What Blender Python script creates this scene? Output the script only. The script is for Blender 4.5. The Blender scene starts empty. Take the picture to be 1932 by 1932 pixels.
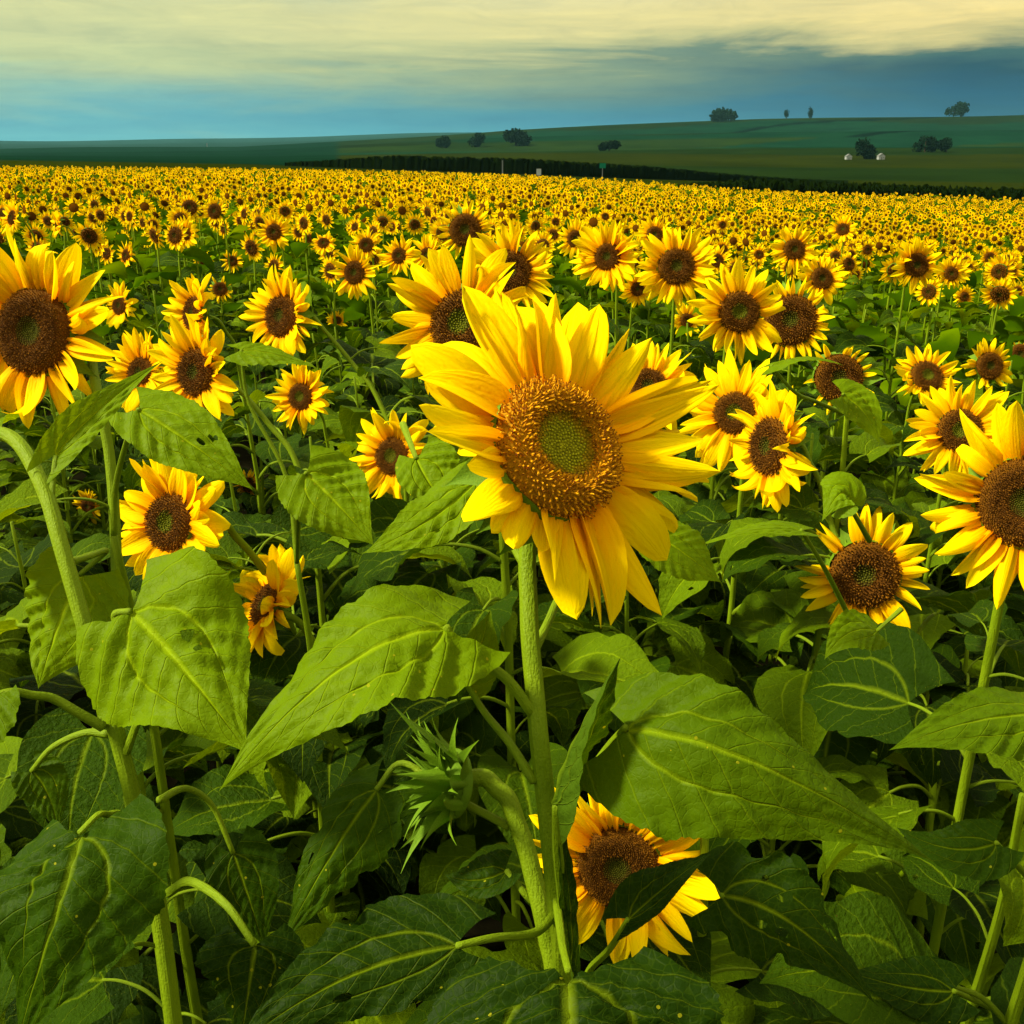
import bpy, math, random
import numpy as np
from mathutils import Vector, Matrix, Quaternion

# ------------------------------------------------------------------ camera, sky, sun, exposure
sc = bpy.context.scene
col = sc.collection
R = math.radians
HC = 1.95                                  # camera height above the soil at its feet
FP = 1937.0                                # focal length in the units the picture was measured in (1932 wide)
PITCH = math.atan((966 - 290) / FP)
cd = bpy.data.cameras.new('camera'); cam = bpy.data.objects.new('camera', cd); col.objects.link(cam)
cd.sensor_width = 36; cd.lens = 36 * FP / 1932; cd.clip_start = 0.02; cd.clip_end = 40000
cam.location = (0, 0, HC); cam.rotation_euler = (math.pi / 2 - PITCH, 0, 0)
sc.camera = cam
FWD = Vector((0, math.cos(PITCH), -math.sin(PITCH))); UP = Vector((0, math.sin(PITCH), math.cos(PITCH))); RT = Vector((1, 0, 0))
CAM = Vector((0, 0, HC))
def P(x, y, d): return CAM + (FWD + RT * ((x - 966) / FP) + UP * ((966 - y) / FP)) * d
def proj(p):
    q = p - CAM; d = q.dot(FWD)
    if d < 1e-3: return None
    return 966 + FP * q.dot(RT) / d, 966 - FP * q.dot(UP) / d, d
def facing(fx, fy):
    fz = math.sqrt(max(0.02, 1 - fx * fx - fy * fy))
    return (RT * fx + UP * fy - FWD * fz).normalized()

SUN_EL, SUN_AZ = 44, -100                   # azimuth measured from straight ahead, negative = to the left
sd = Vector((math.sin(R(SUN_AZ)) * math.cos(R(SUN_EL)), math.cos(R(SUN_AZ)) * math.cos(R(SUN_EL)), math.sin(R(SUN_EL))))
ld = bpy.data.lights.new('sun', 'SUN'); ld.energy = 3.6; ld.angle = R(9); ld.color = (1, .92, .62)
sun = bpy.data.objects.new('sun', ld); col.objects.link(sun)
sun.rotation_euler = (-sd).to_track_quat('-Z', 'Y').to_euler()
sc.view_settings.view_transform = 'Standard'; sc.view_settings.look = 'None'
sc.view_settings.exposure = 1.28; sc.view_settings.gamma = 1

class NT:
    """tiny node helper"""
    def __init__(s, tree): s.t = tree; s.n = tree.nodes; s.l = tree.links
    def node(s, kind, **kw):
        n = s.n.new(kind)
        for k, v in kw.items(): setattr(n, k, v)
        return n
    def put(s, sock, v):
        if isinstance(v, bpy.types.NodeSocket): s.l.new(v, sock)
        elif v is not None: sock.default_value = v
    def m(s, op, a, b=None, c=None, clamp=False):
        n = s.node('ShaderNodeMath', operation=op, use_clamp=clamp)
        for i, v in enumerate((a, b, c)):
            if v is not None: s.put(n.inputs[i], v)
        return n.outputs[0]
    def mix(s, f, a, b, blend='MIX'):
        n = s.node('ShaderNodeMix', data_type='RGBA', blend_type=blend)
        s.put(n.inputs[0], f); s.put(n.inputs[6], a); s.put(n.inputs[7], b)
        return n.outputs[2]
    def ramp(s, f, stops, interp='LINEAR'):
        n = s.node('ShaderNodeValToRGB'); cr = n.color_ramp; cr.interpolation = interp
        while len(cr.elements) < len(stops): cr.elements.new(0.5)
        for e, (p, c) in zip(cr.elements, stops): e.position = p; e.color = c if len(c) == 4 else (*c, 1)
        s.put(n.inputs[0], f); return n.outputs[0]
    def noise(s, vec, scale, detail=3, rough=.5, dist=0):
        n = s.node('ShaderNodeTexNoise'); s.put(n.inputs['Vector'], vec)
        n.inputs['Scale'].default_value = scale; n.inputs['Detail'].default_value = detail
        n.inputs['Roughness'].default_value = rough; n.inputs['Distortion'].default_value = dist
        return n.outputs[0]
    def sep(s, vec):
        n = s.node('ShaderNodeSeparateXYZ'); s.put(n.inputs[0], vec); return n.outputs
    def comb(s, x, y, z):
        n = s.node('ShaderNodeCombineXYZ')
        for i, v in enumerate((x, y, z)): s.put(n.inputs[i], v)
        return n.outputs[0]
def c4(r, g, b): return (r, g, b, 1)

w = bpy.data.worlds.new('World'); sc.world = w; w.use_nodes = True
k = NT(w.node_tree); k.n.clear()
gen = k.node('ShaderNodeTexCoord').outputs['Generated']
sx, sy, sz = k.sep(gen)
sky = k.node('ShaderNodeTexSky', sky_type='NISHITA', sun_disc=False); sky.sun_elevation = R(SUN_EL); sky.sun_rotation = R(SUN_AZ)
sky.air_density = 1.5; sky.dust_density = 2.0
nish = k.mix(1.0, sky.outputs[0], c4(.06, .06, .06), 'MULTIPLY')
# cloud deck: banded stratus low down, brighter overcast higher up
warp = k.noise(k.comb(k.m('MULTIPLY', sx, 3.0), k.m('MULTIPLY', sy, 3.0), k.m('MULTIPLY', sz, 26.0)), 1.0, 6, .58, .5)
warp2 = k.noise(k.comb(k.m('MULTIPLY', sx, 7.0), sy, k.m('MULTIPLY', sz, 95.0)), 1.0, 5, .62, .3)
el = k.m('ADD', k.m('MULTIPLY', sx, -.018), sz)
el = k.m('ADD', el, k.m('MULTIPLY', k.m('SUBTRACT', warp, .5), .075))
el = k.m('ADD', el, k.m('MULTIPLY', k.m('SUBTRACT', warp2, .5), .018))
cl = k.m('MULTIPLY', el, 5.0, clamp=True)
left = k.ramp(cl, [(0.0, (.07, .34, .48)), (.17, (.12, .40, .48)), (.28, (.27, .48, .40)), (.40, (.52, .60, .32)), (.58, (.64, .66, .33)), (.85, (.36, .50, .40))])
right = k.ramp(cl, [(0.0, (.008, .15, .30)), (.15, (.005, .085, .18)), (.30, (.010, .070, .115)), (.38, (.05, .13, .13)), (.44, (.55, .50, .22)), (.50, (.86, .70, .28)), (.85, (1.0, .84, .42))])
side = k.m('ADD', k.m('MULTIPLY', sx, 1.45), .46, clamp=True)
cloud = k.mix(side, left, right)
streak = k.noise(k.comb(k.m('MULTIPLY', sx, 4.0), sy, k.m('MULTIPLY', sz, 60.0)), 1.3, 6, .6, .8)
puff = k.noise(k.comb(k.m('MULTIPLY', sx, 9.0), k.m('MULTIPLY', sy, 9.0), k.m('MULTIPLY', sz, 44.0)), 1.6, 8, .66, 1.1)
cloud = k.mix(.38, cloud, k.ramp(puff, [(.36, (.80, .84, .88)), (.50, (1.0, 1.0, .98)), (.64, (1.16, 1.12, 1.02))]), 'MULTIPLY')
cloud = k.mix(.55, cloud, k.ramp(streak, [(.3, (.80, .84, .90)), (.62, (1.1, 1.08, 1.0))]), 'MULTIPLY')
high = k.noise(gen, 2.6, 5, .55)
overcast = k.ramp(high, [(.3, (.70, .66, .42)), (.7, (1.5, 1.35, .80))])
cloud = k.mix(k.m('MULTIPLY', k.m('SUBTRACT', sz, .16), 2.2, clamp=True), cloud, overcast)
tot = k.mix(.95, nish, cloud)
bg = k.node('ShaderNodeBackground'); k.put(bg.inputs[0], tot); bg.inputs[1].default_value = 0.45
k.l.new(bg.outputs[0], k.node('ShaderNodeOutputWorld').inputs[0])

# ------------------------------------------------------------------ materials
def new_mat(name):
    m = bpy.data.materials.new(name); m.use_nodes = True
    q = NT(m.node_tree); q.n.clear(); return m, q
def finish(q, base, rough=.6, trans=None, tfac=.3, bump=None, bstr=.3, bdist=.002, spec=.3):
    bs = q.node('ShaderNodeBsdfPrincipled'); q.put(bs.inputs['Base Color'], base); q.put(bs.inputs['Roughness'], rough)
    bs.inputs['Specular IOR Level'].default_value = spec
    nrm = None
    if bump is not None:
        b = q.node('ShaderNodeBump'); b.inputs['Strength'].default_value = bstr; b.inputs['Distance'].default_value = bdist
        q.put(b.inputs['Height'], bump); nrm = b.outputs[0]; q.l.new(nrm, bs.inputs['Normal'])
    out = q.node('ShaderNodeOutputMaterial'); sh = bs.outputs[0]
    if trans is not None:
        t = q.node('ShaderNodeBsdfTranslucent'); q.put(t.inputs[0], trans)
        if nrm: q.l.new(nrm, t.inputs['Normal'])
        mx = q.node('ShaderNodeMixShader'); q.put(mx.inputs[0], tfac); q.l.new(sh, mx.inputs[1]); q.l.new(t.outputs[0], mx.inputs[2]); sh = mx.outputs[0]
    q.l.new(sh, out.inputs[0])

def leaf_material(name, detailed=True):
    m, q = new_mat(name)
    geo = q.node('ShaderNodeNewGeometry'); pos = geo.outputs['Position']
    oi = q.node('ShaderNodeObjectInfo'); rnd = oi.outputs['Random']
    own = q.node('ShaderNodeSeparateColor'); q.put(own.inputs[0], oi.outputs['Color'])      # a leaf's set shade tone, carried in the red of its object colour
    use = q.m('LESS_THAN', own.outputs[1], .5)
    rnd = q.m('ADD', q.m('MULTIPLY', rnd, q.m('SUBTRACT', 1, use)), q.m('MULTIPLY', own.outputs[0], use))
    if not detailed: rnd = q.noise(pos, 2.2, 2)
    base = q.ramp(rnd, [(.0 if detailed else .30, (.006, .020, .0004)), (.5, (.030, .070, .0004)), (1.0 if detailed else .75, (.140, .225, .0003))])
    if detailed:
        tc = q.node('ShaderNodeTexCoord'); uvw = tc.outputs['UV']; obj = tc.outputs['Object']
        u, v, _ = q.sep(uvw)
        U = q.m('ABSOLUTE', q.m('SUBTRACT', q.m('MULTIPLY', u, 2), 1))
        side = q.m('GREATER_THAN', u, .5)
        blot = q.noise(obj, 22, 5, .6)
        base = q.mix(q.m('MULTIPLY', blot, .55), base, q.mix(1, base, c4(.42, .55, .6), 'MULTIPLY'))
        wob = q.m('MULTIPLY', q.m('SUBTRACT', q.noise(obj, 14, 2), .5), .35)
        ph = q.m('ADD', q.m('MULTIPLY', q.m('SUBTRACT', v, q.m('MULTIPLY', U, .26)), 7.5), q.m('ADD', q.m('MULTIPLY', side, .37), wob))
        fr = q.m('ABSOLUTE', q.m('SUBTRACT', q.m('FRACT', ph), .5))                    # .5 at a side vein
        lat = q.m('MULTIPLY', q.m('SUBTRACT', fr, .455), 22, clamp=True)
        mid = q.m('SUBTRACT', 1, q.m('DIVIDE', U, q.m('SUBTRACT', .075, q.m('MULTIPLY', v, .045))), clamp=True)
        arc = q.m('MULTIPLY', q.m('SUBTRACT', 1, q.m('EXPONENT', q.m('MULTIPLY', v, -8.0))), .47)
        sec = q.m('SUBTRACT', 1, q.m('DIVIDE', q.m('ABSOLUTE', q.m('SUBTRACT', U, arc)), q.m('SUBTRACT', .055, q.m('MULTIPLY', v, .06))), clamp=True)
        sec = q.m('MULTIPLY', sec, q.m('LESS_THAN', v, .78))
        vo = q.node('ShaderNodeTexVoronoi', feature='DISTANCE_TO_EDGE'); q.put(vo.inputs['Vector'], obj); vo.inputs['Scale'].default_value = 150
        net = q.m('SUBTRACT', 1, q.m('MULTIPLY', vo.outputs['Distance'], 9, clamp=True))
        vein = q.m('MAXIMUM', q.m('MAXIMUM', q.m('MULTIPLY', mid, 1.0), q.m('MULTIPLY', sec, .75)), q.m('MULTIPLY', lat, .38), clamp=True)
        base = q.mix(q.m('MULTIPLY', net, .06), base, c4(.15, .25, .003))
        base = q.mix(q.m('MULTIPLY', vein, .78), base, q.mix(.5, c4(.28, .38, .006), q.mix(1, base, c4(2.4, 2.2, 2), 'MULTIPLY')))
        sp = q.node('ShaderNodeTexVoronoi'); q.put(sp.inputs['Vector'], obj); sp.inputs['Scale'].default_value = 62
        spot = q.m('MULTIPLY', q.m('LESS_THAN', sp.outputs['Distance'], .09), q.m('GREATER_THAN', q.noise(obj, 9, 1), .53))
        base = q.mix(q.m('MULTIPLY', spot, .7), base, c4(.32, .32, .01))
        brown = q.m('MULTIPLY', q.m('GREATER_THAN', q.noise(obj, 31, 4), .76), .8)
        base = q.mix(brown, base, c4(.10, .055, .012))
        h = q.m('ADD', q.m('MULTIPLY', q.noise(obj, 70, 4, .65), .8), q.m('MULTIPLY', net, -.10))
        h = q.m('ADD', h, q.m('MULTIPLY', vein, -1.1))
        h = q.m('ADD', h, q.m('MULTIPLY', q.noise(obj, 24, 3), 3.6))
        back = geo.outputs['Backfacing']
        base2 = q.mix(q.m('MULTIPLY', back, .35), base, c4(.11, .19, .012))
        tr = q.mix(1, base, c4(2.1, 1.7, .2), 'MULTIPLY')
        finish(q, base2, .52, tr, .33, h, .8, .0024, .05)
    else:
        tr = q.mix(1, base, c4(2.1, 1.7, .2), 'MULTIPLY')
        finish(q, base, .65, tr, .33, None, spec=.0)
    return m
def petal_material(name, detailed=True):
    m, q = new_mat(name)
    rnd = q.node('ShaderNodeObjectInfo').outputs['Random']
    if detailed:
        tc = q.node('ShaderNodeTexCoord'); u, v, _ = q.sep(tc.outputs['UV']); obj = tc.outputs['Object']
        base = q.ramp(v, [(0, (.88, .30, .0)), (.20, (.96, .52, .0)), (.5, (.98, .72, .0)), (1, (.98, .79, .0))])
        base = q.mix(q.m('MULTIPLY', rnd, .28), base, c4(.95, .52, .0))
        stria = q.m('SINE', q.m('MULTIPLY', q.m('ADD', u, q.m('MULTIPLY', q.noise(obj, 6, 2), .12)), 62))
        stria2 = q.noise(q.comb(q.m('MULTIPLY', u, 16), q.m('MULTIPLY', v, 1.3), rnd), 1.0, 3)
        base = q.mix(q.m('MULTIPLY', stria2, .13), base, c4(.90, .40, .0))
        h = q.m('ADD', q.m('MULTIPLY', stria, .25), q.m('MULTIPLY', stria2, 1.5))
        finish(q, base, .62, q.mix(1, base, c4(1.0, .92, .3), 'MULTIPLY'), .36, h, .18, .012, .02)
    else:
        pos = q.node('ShaderNodeNewGeometry').outputs['Position']
        base = q.ramp(q.noise(pos, 9, 2), [(.3, (.82, .40, .0)), (.65, (.95, .62, .0))])
        finish(q, base, .7, base, .30, None, spec=.0)
    return m
def attr_material(name, bumpy=300, rough=.8):
    m, q = new_mat(name)
    a = q.node('ShaderNodeAttribute', attribute_name='Col'); tc = q.node('ShaderNodeTexCoord')
    n = q.noise(tc.outputs['Object'], 18, 4, .6)
    base = q.mix(.6, a.outputs[0], q.mix(1, a.outputs[0], q.ramp(n, [(.3, (.45, .45, .45)), (.7, (1.5, 1.5, 1.5))]), 'MULTIPLY'))
    finish(q, base, rough, None, 0, n, .5, .03, .1)
    return m
def stem_material(name):
    m, q = new_mat(name)
    tc = q.node('ShaderNodeTexCoord'); obj = tc.outputs['Object']; u, v, _ = q.sep(tc.outputs['UV'])
    base = q.mix(q.noise(obj, 30, 4), c4(.13, .21, .002), c4(.22, .32, .004))
    rib = q.noise(q.comb(q.m('MULTIPLY', u, 26), q.m('MULTIPLY', v, 2), 0), 1, 2)
    base = q.mix(q.m('MULTIPLY', rib, .35), base, c4(.10, .17, .002))
    hair = q.noise(obj, 420, 2)
    h = q.m('ADD', q.m('MULTIPLY', rib, 1.6), hair)
    finish(q, base, .55, c4(.25, .35, .005), .15, h, .6, .0015, .14)
    return m
def plain(name, c1, c2, scale, rough=.9, bs=.4, bd=.02):
    m, q = new_mat(name); tc = q.node('ShaderNodeTexCoord')
    n = q.noise(tc.outputs['Object'], scale, 5, .6)
    finish(q, q.mix(n, c4(*c1), c4(*c2)), rough, None, 0, n, bs, bd, .0 if rough >= .9 else .12); return m

M_LEAF = leaf_material('leaf_green'); M_LEAF_S = leaf_material('leaf_green_plain', False)
M_PETAL = petal_material('petal_yellow'); M_PETAL_S = petal_material('petal_yellow_plain', False)
M_DISC = attr_material('disc_florets'); M_STEM = stem_material('stem_green')
M_SEPAL = plain('sepal_green', (.055, .12, .003), (.14, .25, .006), 40, .6, .4, .002)
M_DISC_S = plain('disc_brown', (.05, .018, .002), (.14, .05, .003), 60, .9, .6, .01)

# ------------------------------------------------------------------ mesh helpers
def tag(o, label=None, cat=None, group=None, kind=None):
    if label: o['label'] = label
    if cat: o['category'] = cat
    if group: o['group'] = group
    if kind: o['kind'] = kind
    return o
def mesh(name, V, F, mats, uv=None, colr=None, mi=None, smooth=True):
    me = bpy.data.meshes.new(name); me.from_pydata([tuple(v) for v in V], [], F)
    for m in (mats if isinstance(mats, (list, tuple)) else [mats]): me.materials.append(m)
    if uv is not None:
        l = me.uv_layers.new(name='UVMap'); idx = np.zeros(len(me.loops), dtype=np.int32); me.loops.foreach_get('vertex_index', idx)
        l.data.foreach_set('uv', np.asarray(uv, dtype=np.float32)[idx].ravel())
    if colr is not None:
        a = me.color_attributes.new('Col', 'FLOAT_COLOR', 'POINT'); cc = np.ones((len(V), 4), dtype=np.float32); cc[:, :3] = colr
        a.data.foreach_set('color', cc.ravel())
    if mi is not None: me.polygons.foreach_set('material_index', np.asarray(mi, dtype=np.int32))
    if smooth: me.polygons.foreach_set('use_smooth', np.ones(len(me.polygons), dtype=bool))
    me.update(); return me
def link(name, data, parent=None, M=None):
    o = bpy.data.objects.new(name, data); col.objects.link(o)
    if parent: o.parent = parent
    if M is not None: o.matrix_basis = M
    return o
def catmull(pts, n=6):
    pts = [Vector(p) for p in pts]
    if len(pts) < 3: return [pts[0].lerp(pts[-1], i / (2 * n)) for i in range(2 * n + 1)]
    i = 0
    while i < len(pts) - 1 and len(pts) < 40:            # even out the spacing so that the curve cannot loop back
        a = (pts[i + 1] - pts[i]).length; nb = [(pts[j + 1] - pts[j]).length for j in (i - 1, i + 1) if 0 <= j < len(pts) - 1]
        if a > 1.7 * min(nb) and a > .03 * max(1, 0): pts.insert(i + 1, pts[i].lerp(pts[i + 1], .5)); i = max(0, i - 1)
        else: i += 1
    e = [pts[0] * 2 - pts[1]] + pts + [pts[-1] * 2 - pts[-2]]; out = []
    for i in range(1, len(e) - 2):
        a, b, c, d = e[i - 1], e[i], e[i + 1], e[i + 2]
        for j in range(n):
            t = j / n
            out.append(.5 * ((2 * b) + (c - a) * t + (2 * a - 5 * b + 4 * c - d) * t * t + (3 * b - a - 3 * c + d) * t ** 3))
    out.append(pts[-1]); return out
def tube(pts, r0, r1, n=8, sub=6, mat=None, name='stem', rag=0.0, seed=0):
    pts = [Vector(p) for p in pts]; c = catmull(pts, sub); rg = random.Random(seed); V, F, UV = [], [], []
    T = [(c[min(i + 1, len(c) - 1)] - c[max(i - 1, 0)]).normalized() for i in range(len(c))]
    X = T[0].orthogonal().normalized()
    for i, p in enumerate(c):
        X = (X - T[i] * X.dot(T[i])).normalized(); Y = T[i].cross(X); t = i / (len(c) - 1); r = r0 + (r1 - r0) * t
        for j in range(n + 1):
            a = 2 * math.pi * j / n
            rr = r * (1 + (.07 * math.cos(5 * a + 1) if n > 7 else 0)) 
            V.append(p + (X * math.cos(a) + Y * math.sin(a)) * rr); UV.append((j / n, t * len(c) * .3))
    for i in range(len(c) - 1):
        for j in range(n):
            a = i * (n + 1) + j; F.append((a, a + 1, a + n + 2, a + n + 1))
    k0 = len(V); V.append(c[-1] + T[-1] * r1 * .5); UV.append((0, 0)); b = (len(c) - 1) * (n + 1)
    for j in range(n): F.append((b + j, b + j + 1, k0))
    V.append(c[0] - T[0] * r0 * .5); UV.append((0, 0))
    for j in range(n): F.append((j + 1, j, k0 + 1))
    return mesh(name, V, F, mat or M_STEM, UV)

def leaf_surface(curve, nhint, WL, WR, foldL=12, foldR=12, nx=7, ny=24, wave=.10, seed=0, holes=0, quilt=.055, curl=0.0, mat=None, name='leaf', roll_end=0, ragged=0.0):
    """heart-shaped blade swept along curve (list of points joint -> tip). WL/WR half widths in metres."""
    rg = random.Random(seed); p0 = rg.uniform(0, 6.28); p1 = rg.uniform(0, 6.28)
    c = [Vector(p) for p in curve]
    def at(t):
        f = t * (len(c) - 1); i = min(int(f), len(c) - 2); return c[i].lerp(c[i + 1], f - i)
    L = sum((c[i + 1] - c[i]).length for i in range(len(c) - 1))
    V, UV, F = [], [], []; nh = Vector(nhint).normalized(); ss = None
    hs = [(rg.uniform(.2, .8), rg.choice([-1, 1]) * rg.uniform(.2, .75), rg.uniform(.02, .045)) for _ in range(holes)]
    grid = []
    for i in range(ny + 1):
        for s in [j / nx for j in range(-nx, nx + 1)]:
            t = (i / ny) ** 1.15
            for h in hs:
                dt, ds = t - h[0], (s - h[1]) * .45; dd = math.hypot(dt, ds) / h[2]
                if .05 < dd < 1.9 and 0 < i < ny and abs(s) < 1: f = (1.0 if dd < 1.3 else 1.3 + (dd - 1.3)) / dd; t, s = h[0] + dt * f, h[1] + ds * f / .45; break
            grid.append((t, s))
    ss = [j / nx for j in range(-nx, nx + 1)]
    for i in range(ny + 1):
      for gi in range(2 * nx + 1):
        t, s = grid[i * (2 * nx + 1) + gi]
        p = at(t); T = (at(min(1, t + .03)) - at(max(0, t - .03))).normalized()
        S = T.cross(nh)
        S = S.normalized(); N = S.cross(T).normalized()
        if roll_end: qn = Quaternion(T, R(roll_end * t)); S = qn @ S; N = qn @ N
        hw = max(0, 1 - t ** 2.25) ** 1.38 * (1 - math.exp(-(t + .07) / .105)) * 1.13
        hw = max(hw, .0)
        W = WL if s < 0 else WR; fo = R(foldL if s < 0 else foldR); a = abs(s)
        edge = 1 + (.045 * (((t * 23 + (0 if s < 0 else .5)) % 1) - .5) if a > .97 else 0)
        if ragged and a > .6: edge -= ragged * max(0, math.sin(t * 23 + p0 + s) * math.sin(t * 9 + p1)) * (a - .6) / .4
        x = a * hw * W * edge
        back = -.20 * L * a ** 1.3 * max(0, 1 - t * 3.2) ** 2
        z = x * math.tan(fo) * (1 - curl * a) if abs(fo) < 1.5 else x
        z += wave * W * (math.sin(9.5 * t + p0 + (0 if s < 0 else 1.7)) * .7 + math.sin(17 * t + p1 + 2 * s) * .35) * a ** 1.7 * hw
        z += W * .20 * math.sin(5.2 * t + p1 * 1.7 + (0 if s < 0 else 2.2)) * a ** 2 * hw
        ph = (t - .26 * a) * 7.5 + (.37 if s > 0 else 0)
        sec = abs(a - .47 * (1 - math.exp(-8 * t)))
        z += quilt * (1.1 + .7 * math.sin(4.1 * t + 3 * s + p0)) * W * hw * (math.cos(2 * math.pi * (ph - .5)) * -.42 * min(1, a * 2.5) - .55 * math.exp(-(sec / .09) ** 2) - .75 * math.exp(-(a / .07) ** 2))
        z += .018 * W * math.sin(23 * a + 31 * t + p1) * hw
        V.append(p + S * (math.copysign(1, s) * x * math.cos(fo) ** .5 if a else 0) + N * z + T * back)
        UV.append((s * .5 + .5, t))
    m = 2 * nx + 1
    for i in range(ny):
        for j in range(2 * nx):
            a = i * m + j
            ct = sum(UV[e][1] for e in (a, a + 1, a + m + 1, a + m)) / 4; cs = sum(UV[e][0] for e in (a, a + 1, a + m + 1, a + m)) / 2 - 1
            if any(math.hypot(ct - h[0], (cs - h[1]) * .45) < h[2] * .99 for h in hs): continue
            F.append((a, a + 1, a + m + 1, a + m))
    return mesh(name, V, F, mat or M_LEAF, UV)

def lib_leaf(seed, hi=True):
    rg = random.Random(seed); a = R(rg.uniform(0, 22)); droop = R(rg.uniform(50, 105)); p = Vector((0, 0, 0)); c = [p.copy()]
    for i in range(12):
        t = i / 11; an = a - droop * t ** 1.1; p = p + Vector((math.sin(t * 2) * rg.uniform(-.006, .006), math.cos(an), math.sin(an))) / 12; c.append(p.copy())
    nh = Vector((rg.uniform(-.25, .25), .2, 1))
    wd = rg.uniform(.36, .46)
    return leaf_surface(c, nh, wd, wd * rg.uniform(.9, 1.1), rg.uniform(0, 26), rg.uniform(0, 26), 6 if hi else 2, 20 if hi else 6, rg.uniform(.10, .24) if hi else .22, seed,
                        holes=(rg.choice([0, 0, 1, 2]) if hi else 0), quilt=.045 if hi else .0, mat=M_LEAF if hi else M_LEAF_S, ragged=rg.choice([0, 0, .15]) if hi else 0)
LEAVES = [lib_leaf(100 + i) for i in range(16)]
LEAVES_M = [lib_leaf(200 + i, False) for i in range(12)]
def lib_petal(seed, nx=3, ny=9, mat=None, name='petal'):
    rg = random.Random(seed); V, UV, F = [], [], []
    bend = R(rg.uniform(-42, 40)) if seed % 5 else R(rg.choice([-130, 110])); tw = R(rg.uniform(-32, 32)); cup = rg.uniform(-.30, .55); lean = rg.uniform(-.12, .12)
    y, z = 0, 0; tip = rg.uniform(.75, 1.05); nt = rg.random() < .3
    for i in range(ny + 1):
        t = i / ny; an = bend * t * t; 
        if i: y += math.cos(an) / ny; z += math.sin(an) / ny
        hw = .5 * (.34 + .66 * math.sin(math.pi * min(1, t * 1.02) ** .85) ** .75) * (1 - t ** 5) if t < 1 else .0
        hw = .5 * ((1 - t) ** .62 * (1 - math.exp(-(t + .16) / .24)) * 1.42)
        for j in range(-nx, nx + 1):
            s = j / nx; x = s * hw; zz = cup * hw * s * s + .035 * math.cos(2 * math.pi * s * 1.5) * hw * 2
            ang = tw * t; yy = y - (.05 * (1 - abs(s)) if (nt and i == ny) else 0)
            V.append((x * math.cos(ang) + lean * t * t, yy, z + zz + x * math.sin(ang))); UV.append((s * .5 + .5, t))
    m = 2 * nx + 1
    for i in range(ny):
        for j in range(2 * nx): a = i * m + j; F.append((a, a + 1, a + m + 1, a + m))
    return mesh(name, V, F, mat or M_PETAL, UV)
PETALS = [lib_petal(300 + i) for i in range(15)]
STRAIGHT = [m for i, m in enumerate(PETALS) if (300 + i) % 5]
def lib_sepal(seed):
    rg = random.Random(seed); V, F, UV = [], [], []; bend = R(rg.uniform(-70, 30)); y = z = 0; ny = 7
    for i in range(ny + 1):
        t = i / ny; an = bend * t; 
        if i: y += math.cos(an) / ny; z += math.sin(an) / ny
        hw = .19 * (1 - t) ** 1.5 * (1 + 1.2 * min(1, t * 3)) * .9 + .006
        for s in (-1, -.5, 0, .5, 1): V.append((s * hw, y, z + abs(s) * hw * .5)); UV.append((s * .5 + .5, t))
    for i in range(ny):
        for j in range(4): a = i * 5 + j; F.append((a, a + 1, a + 6, a + 5))
    return mesh('sepal', V, F, M_SEPAL, UV)
SEPALS = [lib_sepal(400 + i) for i in range(6)]

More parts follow.
